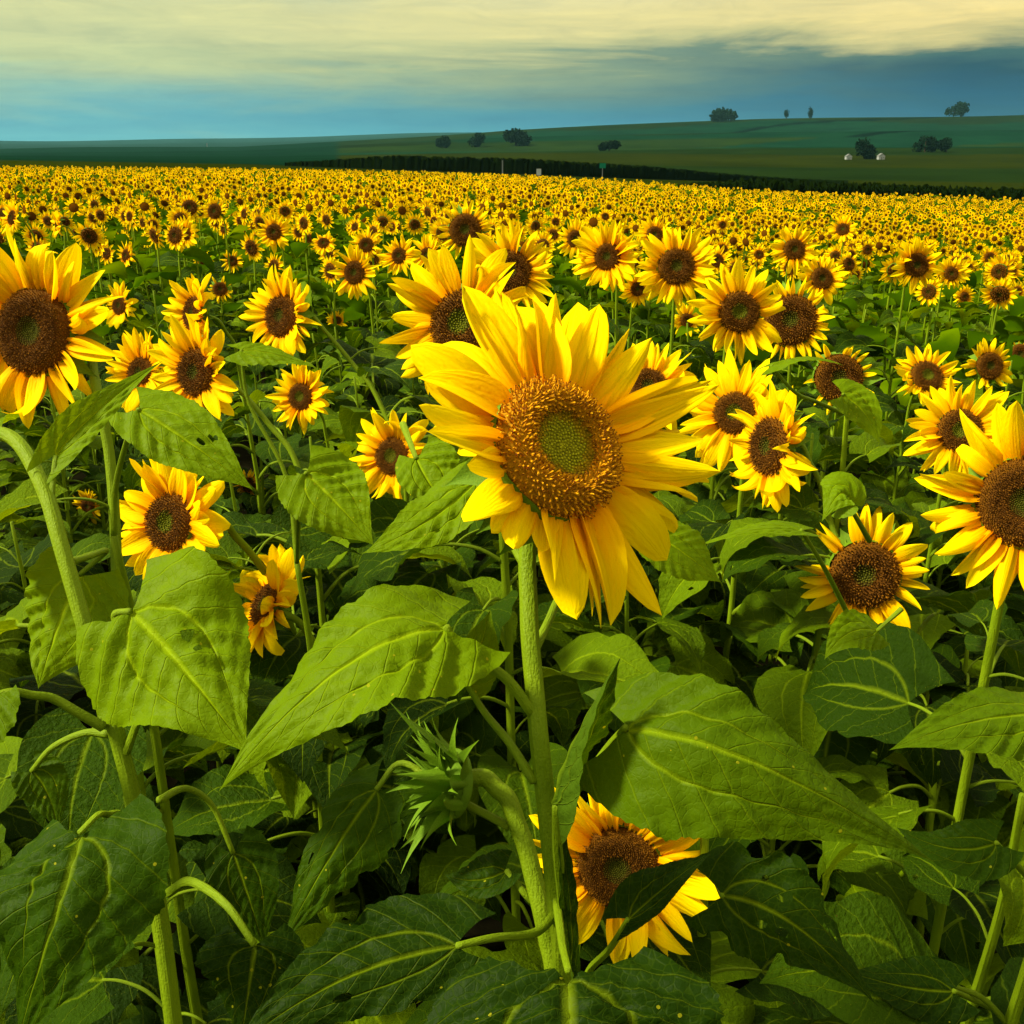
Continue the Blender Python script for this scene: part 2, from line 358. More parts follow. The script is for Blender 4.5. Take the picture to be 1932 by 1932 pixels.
def disc_mesh(kind, n, seed=0, eye=False):
    """radius-1 flower disc: domed bed with n florets set in a spiral; +Z is the face"""
    rg = random.Random(seed); V, F, C = [], [], []
    if kind == 'fresh':
        prof = [(0, .17), (.2, .175), (.4, .20), (.52, .24), (.62, .31), (.75, .33), (.9, .24), (1.0, .06), (1.02, -.12)]
        def colr(r): 
            r += rg.uniform(-.05, .05)
            if r < .36: return (.44, .42, .010)
            if r < .50: return (.50, .34, .004)
            return (.80, .36, .003)
    else:
        prof = [(0, .10), (.15, .11), (.3, .19), (.5, .26), (.7, .27), (.88, .18), (1.0, .02), (1.02, -.12)]
        def colr(r):
            if eye and r < .42: return (.15, .17, .005) if r < .34 else (.12, .10, .004)
            if r < .22: return (.08, .09, .004)
            if r < .36: return (.09, .055, .003)
            return (.17, .062, .003) if r < .8 else (.26, .10, .003)
    def zp(r):
        for (a, za), (b, zb) in zip(prof, prof[1:]):
            if r <= b: f = (r - a) / (b - a); f = f * f * (3 - 2 * f); return za + (zb - za) * f
        return prof[-1][1]
    rings = [0] + [i / 16 for i in range(1, 17)] + [1.03]; nn = 40
    V.append((0, 0, zp(0))); C.append(colr(0))
    for r in rings[1:]:
        for j in range(nn):
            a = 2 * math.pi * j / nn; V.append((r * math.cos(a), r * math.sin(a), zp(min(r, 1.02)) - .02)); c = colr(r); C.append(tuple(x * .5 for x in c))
    for j in range(nn): F.append((0, 1 + j, 1 + (j + 1) % nn))
    for i in range(len(rings) - 2):
        for j in range(nn):
            a = 1 + i * nn + j; b = 1 + i * nn + (j + 1) % nn; F.append((a, a + nn, b + nn, b))
    for q in range(n):
        r = math.sqrt((q + .5) / n); a = q * 2.399963; 
        if r > .999: continue
        dz = (zp(min(1, r + .03)) - zp(max(0, r - .03))) / .06
        N = Vector((-dz * math.cos(a), -dz * math.sin(a), 1)).normalized()
        Rr = Vector((math.cos(a), math.sin(a), 0)); base = Vector((r * math.cos(a), r * math.sin(a), zp(r) - .02))
        w = 1.55 / math.sqrt(n) * rg.uniform(.75, 1.05)
        if kind == 'fresh':
            if r < .50: h, w2, top, tipc = w * .75, w * .9, .55, (colr(r) if r < .36 + rg.uniform(0, .1) else (.36, .20, .008))
            elif r < .60: h, w2, top, tipc = w * 2.2, w * .8, .5, (.050, .016, .002)
            else: h, w2, top, tipc = w * rg.uniform(1.8, 3.4), w * .70, rg.uniform(.5, 1.0), rg.choice([(.10, .020, .002), (.16, .04, .003), (.20, .05, .003), (.80, .40, .004)])
            N = (N + Rr * (rg.uniform(-.2, .35) if r > .6 else -.4 if r > .5 else 0) + Vector((rg.uniform(-.3, .3), rg.uniform(-.3, .3), 0)) * (r > .5)).normalized()
        else:
            if r < .34: h, w2, top, tipc = w * .8, w * .9, .5, ((.22, .22, .008) if eye else (.13, .12, .008))
            else: h, w2, top, tipc = w * rg.uniform(1.0, 2.2), w * .62, rg.uniform(.4, 1.0), rg.choice([(.04, .013, .001), (.12, .042, .002), (.30, .12, .005)])
            if r > .3: N = (N + Vector((rg.uniform(-.4, .4), rg.uniform(-.4, .4), 0))).normalized()
        X = N.orthogonal().normalized(); Y = N.cross(X); k0 = len(V); bc = colr(r)
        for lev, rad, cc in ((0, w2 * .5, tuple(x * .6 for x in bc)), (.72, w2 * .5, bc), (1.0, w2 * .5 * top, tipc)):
            for j in range(4):
                an = math.pi / 2 * j + q; V.append(base + N * h * lev + (X * math.cos(an) + Y * math.sin(an)) * rad); C.append(cc)
        for lv in range(2):
            for j in range(4):
                aa = k0 + lv * 4 + j; bb = k0 + lv * 4 + (j + 1) % 4; F.append((aa, bb, bb + 4, aa + 4))
        F.append((k0 + 8, k0 + 9, k0 + 10, k0 + 11))
    return mesh('disc', V, F, M_DISC, None, C, None, False)
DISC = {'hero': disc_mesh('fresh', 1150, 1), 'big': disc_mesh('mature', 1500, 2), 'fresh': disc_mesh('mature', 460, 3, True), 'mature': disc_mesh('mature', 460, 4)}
def cup_mesh():
    V, F = [], []; prof = [(1.04, .04), (1.10, -.10), (1.02, -.28), (.75, -.42), (.42, -.52), (.16, -.60)]; nn = 24
    V.append((0, 0, .0))
    for r, z in prof:
        for j in range(nn): a = 2 * math.pi * j / nn; V.append((r * math.cos(a) * (1 + .03 * math.sin(5 * a)), r * math.sin(a), z))
    for i in range(len(prof) - 1):
        for j in range(nn): a = 1 + i * nn + j; b = 1 + i * nn + (j + 1) % nn; F.append((a, a + nn, b + nn, b))
    F.append(tuple(1 + (len(prof) - 1) * nn + j for j in range(nn)))
    return mesh('flower_head', V, F, M_SEPAL)
CUP = cup_mesh()

def frame(C, Z, roll=0.0):
    Z = Z.normalized(); X = Vector((0, 0, 1)).cross(Z); X = X.normalized() if X.length > 1e-3 else Vector((1, 0, 0)); Y = Z.cross(X)
    M = Matrix((X, Y, Z)).transposed().to_4x4(); M.translation = C
    return M @ Matrix.Rotation(roll, 4, 'Z')

def petal_matrix(r0, th, L, wd, elev, roll, z0=0.0):
    return Matrix.Rotation(th, 4, 'Z') @ Matrix.Translation((0, r0, z0)) @ Matrix.Rotation(elev, 4, 'X') @ Matrix.Rotation(roll, 4, 'Y') @ Matrix.Diagonal((wd, L, L, 1))

def head(root, base, C, F, rd, ro, kind='mature', n=None, droop=0.0, rg=None, tips=None, sparse=0.0, wide=.30, front=0.0):
    """flower head as a part (receptacle) with disc, petals and sepals as its sub-parts; everything in world units"""
    rg = rg or random.Random(1); M = Matrix.Translation(-base) @ frame(C - F * rd * .12, F, rg.uniform(0, .4))
    cup = link('flower_head', CUP, root, M @ Matrix.Scale(rd, 4)); s = 1 / rd
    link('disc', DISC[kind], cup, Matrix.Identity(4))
    Lp = (ro - rd * .95) * 1.13
    if tips is None:
        n = int((n or 28) * 1.25); j = 0; front += .12 + .25 * max(0, -F.x)
        for lay in range(2):
            m = n * 6 // 10 if lay == 0 else n - n * 6 // 10
            for i in range(m):
                if rg.random() < sparse: continue
                th = 2 * math.pi * (i + .5 * lay + rg.uniform(-.33, .33)) / m
                el = R(rg.uniform(-8, 20) - 14 * lay) + front
                world_dir = (M.to_3x3() @ Vector((-math.sin(th), math.cos(th), 0))).z
                el += droop * (.6 if world_dir > 0 else -.5) * rg.uniform(.3, 1.2)
                L = Lp * rg.uniform(.80, 1.12); wd = L * rg.uniform(wide * .85, wide * 1.2)
                pm = rg.choice(PETALS) if rg.random() < .7 else rg.choice(STRAIGHT)
                link('petal', pm, cup, petal_matrix(.95, th, L * s, wd * s * 1.25, el, R(rg.uniform(-30, 30)), .0 - .06 * lay)); j += 1
    else:
        inv = (M @ Matrix.Scale(rd, 4)).inverted()
        for i, (tx, ty, wpx, pick, zoff) in enumerate(tips):
            # ray through the picture point, met with the head's own plane (offset along its normal)
            pc = C + F * zoff; ray = (P(tx, ty, 1) - CAM); tt = (pc - CAM).dot(F) / ray.dot(F)
            q = inv @ (CAM + ray * tt - base)
            th = math.atan2(-q.x, q.y); dist = math.hypot(q.x, q.y); b = Vector((-math.sin(th) * .93, math.cos(th) * .93, -.02 * (i % 3)))
            L = (q - b).length; el = math.atan2(q.z - b.z, dist - .93); d = (C - CAM).dot(FWD)
            link('petal', STRAIGHT[pick % len(STRAIGHT)] if pick < 50 else PETALS[pick % len(PETALS)], cup, petal_matrix(.93, th, L * 1.03, wpx * d / FP * s * 1.12, el, R(rg.uniform(-10, 10)), b.z))
    ns = 14 if rd * FP / max(.3, (C - CAM).dot(FWD)) > 30 else 9
    for i in range(ns):
        th = 2 * math.pi * (i + rg.uniform(-.3, .3)) / ns
        Ls = rg.uniform(.55, .95)
        link('sepal', rg.choice(SEPALS), cup, petal_matrix(1.0, th, Ls, Ls * 1.5, R(rg.uniform(-50, 5)), 0, -.14))
    return cup

ZX = Vector((0, 0, 1))
def lib_petiole(seed):
    rg = random.Random(seed); up = rg.uniform(.25, .55)
    return tube([(0, 0, 0), (0, .35, up * .75), (0, .72, up * 1.02), (0, 1, up)], .034, .022, 6, 4, name='petiole'), up
PETIOLES = [lib_petiole(i) for i in range(6)]
GUARD = []                                      # (x, y, radius, depth) of flower faces the photograph shows clear of leaves
def blocked(p, L):
    q = proj(p)
    if not q: return True
    x, y, d = q; r = .34 * L * FP / d
    if d < .95: return True
    for gx, gy, gr, gd in GUARD:
        if d < gd - .02 and math.hypot(x - gx, y - gy) < gr * .92 + r: return True
    return False
def add_leaf(root, base, S, az, L, rg, pitch=0.0, lp=None, guard=True):
    """leaf on a petiole leaving the stem at S in compass direction az"""
    pet, up = rg.choice(PETIOLES); lp = lp or L * rg.uniform(.45, .75)
    D = Vector((math.sin(az), math.cos(az), 0)); rz = Matrix.Rotation(-az, 4, 'Z')
    J = S + D * lp + ZX * up * lp
    tip = J + D * L * .6 - ZX * L * .25
    if guard and (blocked(tip, L) or blocked(J + D * L * .2, L)): return None
    B = Matrix.Translation(-base)
    M = B @ Matrix.Translation(J) @ rz @ Matrix.Rotation(R(rg.uniform(-22, 14)) + pitch, 4, 'X') @ Matrix.Rotation(R(rg.uniform(-28, 28)), 4, 'Y') @ Matrix.Scale(L, 4)
    o = link('leaf', rg.choice(LEAVES), root, M)
    link('petiole', pet, o, M.inverted() @ B @ Matrix.Translation(S) @ rz @ Matrix.Scale(lp, 4))
    return o

# ------------------------------------------------------------------ terrain
def sm(a, b, x): t = np.clip((x - a) / (b - a), 0, 1); return t * t * (3 - 2 * t)
US = np.array([-.9, -.45, -.1, 0, .22, .45, .9]); AA = np.array([.25, .30, .38, .42, 1.0, 1.15, 1.3]); BB = np.array([.0015, .0035, .007, .010, .0165, .0245, .030])
TX = (np.array([-900, 0, 480, 966, 1400, 1932, 2900]) - 966) / FP
TD = np.array([95, 125, 190, 350, 600, 740, 1000, 1130, 1500, 2400, 5200, 7000.])
TY = np.array([[338, 338, 344, 352, 366, 384, 392], [302, 302, 313, 331, 351, 366, 368], [300, 300, 307, 322, 339, 348, 350], [297, 297, 301, 307, 312, 312, 312],
               [293, 293, 295, 287, 279, 278, 278], [293, 293, 294, 292, 290, 289, 289], [290, 289, 285, 262, 254, 250, 246], [290, 289, 287, 270, 262, 258, 255],
               [287, 284, 278, 250, 234, 222, 215], [292, 292, 288, 268, 254, 246, 240], [271, 268, 263, 256, 250, 245, 240], [282, 280, 278, 276, 272, 270, 266.]])
def ground(x, y):
    """terrain height (numpy)"""
    x = np.asarray(x, float); y = np.asarray(y, float); yy = np.maximum(y, .5); u = np.clip(x / np.maximum(yy, 3), -.9, 1.0)
    t = np.maximum(y - 3, 0)
    near = -(np.interp(u, US, AA) * (1 - np.exp(-t / 14)) + np.interp(u, US, BB) * t)
    ly = np.log(np.clip(yy, 95, 7000)); ld = np.log(TD); i = np.clip(np.searchsorted(ld, ly) - 1, 0, len(TD) - 2); f = (ly - ld[i]) / (ld[i + 1] - ld[i]); f = f * f * (3 - 2 * f) 
    Y = np.stack([np.interp(u, TX, r) for r in TY]); sh = ly.shape; i2 = i.ravel(); Yf = Y.reshape(len(TD), -1); cidx = np.arange(Yf.shape[1])
    yd = (Yf[i2, cidx] * (1 - f.ravel()) + Yf[i2 + 1, cidx] * f.ravel()).reshape(sh)
    yd = yd + 2.2 * np.sin(u * 11 + ly * 2.1) * sm(1100, 1500, y) + 1.0 * np.sin(u * 27 + ly * 3) * sm(800, 2500, y)
    far = HC - (yd - 290) * yy / FP
    s = sm(88, 112, y)
    return near * (1 - s) + far * s
def gz(x, y): return float(ground(np.array([x]), np.array([y]))[0])
def build_ground():
    us = np.concatenate([np.linspace(-4, -.95, 14), np.linspace(-.9, .9, 260), np.linspace(.95, 4, 14)])
    ds = np.concatenate([[-40, -15, -5, -1], np.linspace(.3, 12, 50), np.geomspace(12.5, 7000, 420)])
    U, D = np.meshgrid(us, ds); X = np.where(D > 3, U * D, U * 3 * (1 + 8 * (np.abs(U) > 1.5))); Y = D
    X[:4] = us * np.array([30, 15, 8, 4])[:, None]
    Z = ground(X, Y)
    rng = np.random.default_rng(3)
    V = np.stack([X, Y, Z], -1).reshape(-1, 3); nu, nd = len(us), len(ds)
    a = (np.arange(nd - 1)[:, None] * nu + np.arange(nu - 1)[None]).ravel()
    Fq = np.stack([a, a + 1, a + nu + 1, a + nu], 1)
    # field patchwork: what grows where, by place
    soil = np.array([.012, .011, .005]); grass = np.array([.017, .026, .001]); dark = np.array([.002, .014, .007]); mid = np.array([.010, .024, .004])
    x, y = V[:, 0], V[:, 1]; cidx = np.zeros((len(V), 3)); cidx[:] = soil
    def put(mask, c): cidx[mask] = c
    put(y > 98, grass)
    w1 = 25 * np.sin(x / 70) + 40 * np.sin(x / 190 + 1)
    put((y > 230) & (np.sin((y + w1) / 45 + x / 160) > .2), mid)
    put((y > 560), mid * 1.3); put((y > 560) & (np.sin((y + w1) / 38 - x / 120) > -.1), dark * 2.2)
    put((y > 900), dark * 2.0); put((y > 900) & (np.sin((y + 2 * w1) / 60 + x / 170) > .1), mid * .8); put((y > 900) & (np.abs(np.sin((y + 2 * w1) / 120 - x / 210)) < .10), dark * .5)
    put((y > 1180) & (np.sin((y - w1) / 70 - x / 260) > .25), mid)
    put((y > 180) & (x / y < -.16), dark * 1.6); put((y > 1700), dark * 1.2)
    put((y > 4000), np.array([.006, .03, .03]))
    cidx[y > 98] *= .72
    me = bpy.data.meshes.new('ground'); me.vertices.add(len(V)); me.vertices.foreach_set('co', V.astype(np.float32).ravel())
    me.loops.add(Fq.size); me.loops.foreach_set('vertex_index', Fq.astype(np.int32).ravel())
    me.polygons.add(len(Fq)); me.polygons.foreach_set('loop_start', np.arange(0, Fq.size, 4, dtype=np.int32))
    at = me.color_attributes.new('Col', 'FLOAT_COLOR', 'POINT'); at.data.foreach_set('color', np.concatenate([cidx, np.ones((len(V), 1))], 1).astype(np.float32).ravel())
    me.polygons.foreach_set('use_smooth', np.ones(len(Fq), dtype=bool)); me.update(); me.validate()
    m, q = new_mat('ground_cover'); at = q.node('ShaderNodeAttribute', attribute_name='Col'); pos = q.node('ShaderNodeNewGeometry').outputs['Position']
    n1 = q.noise(pos, 3, 5, .6); n2 = q.noise(pos, .02, 5, .6)
    base = q.mix(1, at.outputs[0], q.mix(.5, q.ramp(n1, [(.3, (.5, .5, .5)), (.7, (1.5, 1.5, 1.5))]), q.ramp(n2, [(.35, (.45, .55, .6)), (.65, (1.5, 1.4, 1.3))])), 'MULTIPLY')
    finish(q, base, 1.0, None, 0, n1, .6, .05, 0.0); me.materials.append(m)
    tag(link('ground', me), kind='structure')
build_ground()
# ------------------------------------------------------------------ the individual sunflowers the photograph shows (x, y in picture units of 1932)
BASES = []
def plant_root(x, y, label, cat='sunflower', group='sunflowers in bloom near the camera', name='sunflower'):
    z = gz(x, y); r = link(name, None); r.location = (x, y, z); r.empty_display_size = .1
    tag(r, label, cat, group); BASES.append((x, y)); return r, Vector((x, y, z))
# x, y, outer radius, disc radius, fx, fy, kind, real radius, droop, label, options
SF = [
 (57, 625, 182, 86, -0.26, -.04, 'big', .130, .5, 'large sunflower cut by the left picture edge, wide brown centre and drooping lower petals', {}),
 (868, 608, 150, 66, -0.38, .05, 'fresh', .125, .1, 'big sunflower partly hidden behind the upper left petals of the tallest bloom', {}),
 (962, 512, 88, 42, -0.15, -.05, 'mature', .125, .3, 'sunflower with a folded petal, just above the topmost petals of the tallest bloom', {}),
 (877, 433, 54, 32, -0.10, .0, 'mature', .110, .0, 'short-petalled sunflower with a wide dark centre, standing above the big blooms at middle', dict(sparse=.1)),
 (1145, 484, 68, 27, -0.38, -.02, 'mature', .125, .2, 'sunflower with an oval dark centre, right above the tips of the tallest bloom', {}),
 (1277, 502, 76, 37, -0.12, .05, 'mature', .125, .1, 'sunflower with a dark round centre, left of the fresh open one at upper right', {}),
 (1395, 588, 90, 41, .02, -.02, 'fresh', .125, .0, 'fully open sunflower facing the camera, green eye in a brown ring, upper right middle', {}),
 (1492, 603, 78, 50, -0.30, .0, 'mature', .120, .4, 'shaded brown-centred sunflower tucked behind the right petals of the fully open one', {}),
 (1499, 470, 46, 21, -0.05, .0, 'mature', .115, .1, 'round sunflower standing above two overlapping blooms at right middle', {}),
 (1551, 525, 48, 22, .08, .05, 'mature', .115, .1, 'smaller sunflower just below right of the round one at right middle', {}),
 (1730, 500, 50, 23, -.05, -.15, 'mature', .115, .8, 'sunflower with hanging petals and very dark centre on a thin stalk at far right', {}),
 (1795, 516, 31, 14, .0, .0, 'mature', .105, .3, 'small sunflower touching the right side of the hanging-petalled one', {}),
 (1905, 509, 30, 14, .05, .0, 'mature', .105, .1, 'small sunflower by the right picture edge, level with the hanging-petalled one', {}),
 (1868, 486, 22, 11, -.1, .0, 'mature', .10, .3, 'little dark-centred sunflower behind the small one at the right picture edge', {}),
 (1750, 708, 62, 32, .05, .30, 'fresh', .115, -.1, 'bright sunflower tilted upward with its lower edge hidden by a dark leaf, far right', {}),
 (1868, 690, 50, 27, .05, .0, 'mature', .105, .3, 'sunflower with a leaf across its dark centre near the right picture edge', dict(sparse=.3)),
 (1583, 712, 68, 46, -0.20, .0, 'mature', .115, .4, 'ragged sunflower with few petals and a big dark centre behind a horizontal leaf', dict(sparse=.55)),
 (1812, 812, 98, 43, -0.20, .12, 'fresh', .125, -.1, 'open sunflower behind the huge bloom cut by the right picture edge', {}),
 (1935, 948, 198, 88, -.38, .0, 'big', .130, .2, 'huge sunflower cut by the right picture edge with long separate lower petals', {}),
 (1385, 778, 108, 42, -.42, .12, 'fresh', .125, .0, 'sunflower half hidden behind the side-on bloom right of the tallest one', {}),
 (1447, 842, 118, 58, -.93, .02, 'mature', .125, .2, 'side-on sunflower facing left with green sepals showing, on a curved stalk', dict(front=-.18)),
 (1222, 728, 96, 40, -0.10, .35, 'mature', .125, -.1, 'sunflower peeking out behind the right shoulder petals of the tallest bloom', {}),
 (1632, 1085, 122, 66, -0.30, -.05, 'mature', .125, .2, 'shaded sunflower crossed by a slanting stalk at the lower right', dict(sparse=.25)),
 (1165, 1640, 190, 82, -0.20, -.05, 'big', .120, .2, 'shaded sunflower low under a big leaf at the bottom middle', {}),
 (315, 985, 128, 58, -0.45, .06, 'fresh', .120, .1, 'orange-yellow sunflower at left with a tall upright petal pair and a green eye', dict(sparse=.12, wide=.40)),
 (497, 1140, 118, 48, -0.76, .42, 'mature', .120, .0, 'side-on sunflower facing left above two large pale leaves', dict(front=-.05, wide=.34)),
 (366, 702, 108, 48, -0.52, -.05, 'mature', .120, .4, 'sunflower above the broad holed leaf at left, centre turned sideways', {}),
 (262, 702, 78, 32, -0.45, .10, 'mature', .110, .2, 'sunflower mostly hidden behind the one above the holed leaf, left side', {}),
 (362, 590, 76, 34, -.70, .05, 'mature', .115, .2, 'side-on sunflower with upright petals, above left middle foliage', dict(front=.2)),
 (528, 595, 86, 42, -0.55, .0, 'mature', .120, .2, 'sunflower on a long slanting stalk, left middle, turned to the left', {}),
 (738, 860, 92, 38, -0.45, .02, 'fresh', .120, .2, 'sunflower with its right half covered by leaves, left of the tallest bloom', {}),
 (668, 514, 50, 23, -0.35, -.05, 'mature', .115, .3, 'sunflower directly below a smaller twin, left of the upper middle group', {}),
 (690, 462, 33, 15, -0.20, .0, 'mature', .105, .1, 'small sunflower right above its bigger twin, left of the upper middle group', {}),
 (752, 482, 40, 16, -0.35, .0, 'mature', .11, .1, 'small sunflower left of the pair with hidden centres near the upper middle', {}),
 (805, 480, 37, 15, -0.30, .1, 'mature', .11, .1, 'small sunflower half covered just above the bloom behind the tallest one', {}),
 (516, 437, 36, 16, -0.15, .0, 'mature', .11, .1, 'neat round sunflower on a thin dark stalk, upper left middle', {}),
 (347, 441, 32, 14, -0.20, .0, 'mature', .11, .1, 'neat sunflower at upper left, beneath a pair of wide-centred ones', {}),
 (357, 391, 25, 15, .0, .0, 'mature', .105, .0, 'left of the two wide-centred sunflowers side by side at upper left', {}),
 (404, 398, 26, 15, -0.30, -.05, 'mature', .105, .2, 'right of the two wide-centred sunflowers side by side at upper left', {}),
 (237, 482, 27, 13, -0.60, .0, 'mature', .105, .2, 'small narrow sunflower facing sideways in the upper left foliage', {}),
 (224, 576, 42, 19, -0.50, .0, 'mature', .115, .2, 'sunflower with a narrow leaf across its middle, between the two left blooms', {}),
 (108, 425, 27, 12, -.80, .0, 'mature', .105, .2, 'small side-on sunflower facing left, upper left', dict(front=.2)),
 (22, 410, 33, 15, -0.60, .1, 'mature', .11, .2, 'tall narrow side-on sunflower next to the left picture edge', {}),
 (566, 748, 64, 28, -0.40, .0, 'fresh', .115, .1, 'sunflower with its lower right half behind a big dark leaf, left middle', {}),
 (466, 915, 32, 16, .0, -.45, 'mature', .09, .3, 'small nodding sunflower with downward petals in the dark gap at left', dict(sparse=.3)),
 (165, 955, 34, 16, -0.30, -.2, 'mature', .09, .3, 'small sunflower mostly hidden behind the left thick stalk', {}),
 (1086, 450, 36, 17, -.15, .0, 'mature', .11, .1, 'sunflower overlapped by the oval-centred one above the tallest bloom', {}),
 (1235, 442, 34, 16, -.10, .0, 'mature', .11, .1, 'small sunflower peeking over the upper left of the dark round-centred one', {}),
 (1352, 491, 29, 14, .05, .05, 'mature', .105, .1, 'small sunflower directly above the fully open one', {}),
 (1363, 470, 21, 10, .0, .0, 'mature', .10, .1, 'very small sunflower touching the top of the one above the fully open one', {}),
 (1432, 480, 19, 9, -.1, .0, 'mature', .10, .1, 'very small sunflower left of the round one at right middle', {}),
 (1590, 432, 27, 13, -.35, .2, 'mature', .11, .3, 'orange-tinted sunflower with crumpled petals beside an upright green leaf', {}),
 (1602, 498, 25, 13, .3, .0, 'mature', .10, .4, 'small dark-centred sunflower between the round one and the hanging-petalled one', {}),
 (1637, 471, 17, 9, .0, -.2, 'mature', .10, .4, 'tiny nodding sunflower left of the hanging-petalled one', {}),
 (1297, 604, 32, 14, .1, .0, 'mature', .10, .3, 'small orange sunflower low between the tallest bloom and the fully open one', {}),
 (1203, 545, 34, 14, .1, -.2, 'mature', .10, .4, 'small drooping sunflower under the oval-centred one', {}),
 (610, 458, 25, 12, .0, .35, 'mature', .10, .0, 'small half-sunk sunflower in foliage right of the neat round one', {}),
 (636, 604, 22, 9, .1, .4, 'mature', .09, .0, 'tiny yellow bloom just showing over a leaf beside the slanting stalk', {}),
 (383, 490, 21, 10, .4, .0, 'mature', .10, .2, 'small ragged sunflower below left of the neat one at upper left', dict(sparse=.3)),
 (438, 492, 23, 10, .0, .0, 'mature', .10, .3, 'small ragged sunflower half under a leaf, below the wide-centred pair', dict(sparse=.5)),
 (415, 545, 25, 14, .2, .1, 'mature', .10, .3, 'dark faded sunflower in shade between two slanting stalks at left middle', dict(sparse=.4)),
 (1142, 408, 14, 7, .0, .0, 'mature', .10, .0, 'small round sunflower alone over a dark patch, above the oval-centred one', {}),
 (1007, 430, 15, 7, .0, .0, 'mature', .10, .0, 'lower of the two small stacked sunflowers at the upper middle', {}),
 (1008, 408, 12, 6, .0, .0, 'mature', .10, .0, 'upper of the two small stacked sunflowers at the upper middle', {}),
 (1363, 424, 15, 7, .0, -.1, 'mature', .10, .2, 'small sunflower alone over the dark foliage strip at right middle', {}),
 (805, 389, 16, 7, .0, .0, 'mature', .10, .0, 'small sunflower left above the short-petalled wide-centred one', {}),
 (1820, 560, 22, 10, .2, -.1, 'mature', .10, .2, 'small sunflower low under the small one at far right', {}),
 (1925, 668, 26, 20, -.1, .0, 'mature', .10, .2, 'very dark sunflower cut by the right edge above the huge one', dict(sparse=.5)),
]
for s in SF: GUARD.append((s[0], s[1], s[2], s[7] * FP / s[2]))
HERO_D = .85
GUARD.append((1065, 850, 285, HERO_D)); GUARD.append((835, 1480, 90, 1.0))
def stem_for(C, F, rd, rg, via=None):
    """points from the head's back down to the ground"""
    b = C - F * rd * .6; out = b - F * .05 + ZX * -.005
    hx = Vector((F.x, F.y, 0)); 
    g = Vector((out.x - hx.x * .12 + rg.uniform(-.05, .05), out.y - hx.y * .10 + rg.uniform(-.03, .05), 0)); g.z = gz(g.x, g.y)
    mid1 = out - hx * .05 - ZX * .08; mid2 = mid1.lerp(g, .3) - hx * .02
    return [b, out, mid1, mid2, mid1.lerp(g, .65), g - ZX * .02]
def leafy(root, base, pts, rg, n, zmin=.25, top=.08, Lr=(.15, .25)):
    c = catmull(pts, 6); H = c[0].z - base.z; az = rg.uniform(0, 6.28)
    for i in range(n):
        f = top + (.82 - top) * i / max(1, n - 1); p = c[min(len(c) - 1, int((.16 + f * .8) * (len(c) - 1)))]
        az += 2.4 + rg.uniform(-.4, .4); grow = .55 + .45 * min(1, i / 4 + .1)
        for tr in range(3):
            if add_leaf(root, base, p, az, rg.uniform(*Lr) * grow, rg): break
            az += 1.1
for idx, (x, y, ro, rd, fx, fy, kind, rr, droop, label, opt) in enumerate(SF):
    rg = random.Random(1000 + idx); d = rr * FP / ro; C = P(x, y, d); F = facing(fx, fy)
    if d > 4 or True:
        pass
    pts = stem_for(C, F, rd * d / FP, rg); 
    if label.startswith('side-on sunflower facing left with green'):
        pts = [C - F * .035, P(1510, 838, d), P(1545, 905, d), P(1568, 985, d), P(1600, 1080, d * .99), P(1655, 1165, d), P(1712, 1315, d), P(1760, 1480, d)]; g = pts[-1].copy(); g += (pts[-1] - pts[-2]) * .6; pts.append(Vector((g.x, g.y, gz(g.x, g.y) - .02)))
    if label.startswith('large sunflower cut by the left'):
        pts = [C - F * .05, P(165, 650, d * 1.03), P(187, 760, d), P(205, 850, d), P(215, 960, d), P(225, 1200, d)]; g = pts[-1].copy(); g += (pts[-1] - pts[-2]) * .6; pts.append(Vector((g.x, g.y, gz(g.x, g.y) - .02)))
    if label.startswith('sunflower on a long slanting'):
        pts = [C - F * .05, P(585, 592, d), P(640, 655, d), P(700, 728, d), P(760, 850, d)]; g = pts[-1].copy(); g += (pts[-1] - pts[-2]) * .6; pts.append(Vector((g.x, g.y, gz(g.x, g.y) - .02)))
    if label.startswith('sunflower above the broad holed'):
        pts = [C - F * .05, P(428, 716, d), P(470, 755, d), P(548, 850, d), P(590, 960, d)]; g = pts[-1].copy(); g += (pts[-1] - pts[-2]) * .6; pts.append(Vector((g.x, g.y, gz(g.x, g.y) - .02)))
    if label.startswith('orange-yellow'):
        pts = [C - F * .05, P(418, 985, d * 1.02), P(470, 1040, 1.95), P(530, 1120, 2.1), P(570, 1250, 2.2)]; g = pts[-1].copy(); g += (pts[-1] - pts[-2]) * .6; pts.append(Vector((g.x, g.y, gz(g.x, g.y) - .02)))
    g = pts[-1]; root, base = plant_root(g.x, g.y, label)
    head(root, base, C, F, rd * .95 * d / FP, rr, kind, rg.randint(26, 34) if ro > 60 else rg.randint(22, 26), droop, rg, None, opt.get('sparse', 0), opt.get('wide', .27), opt.get('front', 0))
    link('stem', tube([p - base for p in pts], .0048 + .0018 * (d < 2), .0098, 9 if d < 2.5 else 6, 6 if d < 2.5 else 3), root)
    leafy(root, base, pts, rg, 18 if d < 2.5 else 20)

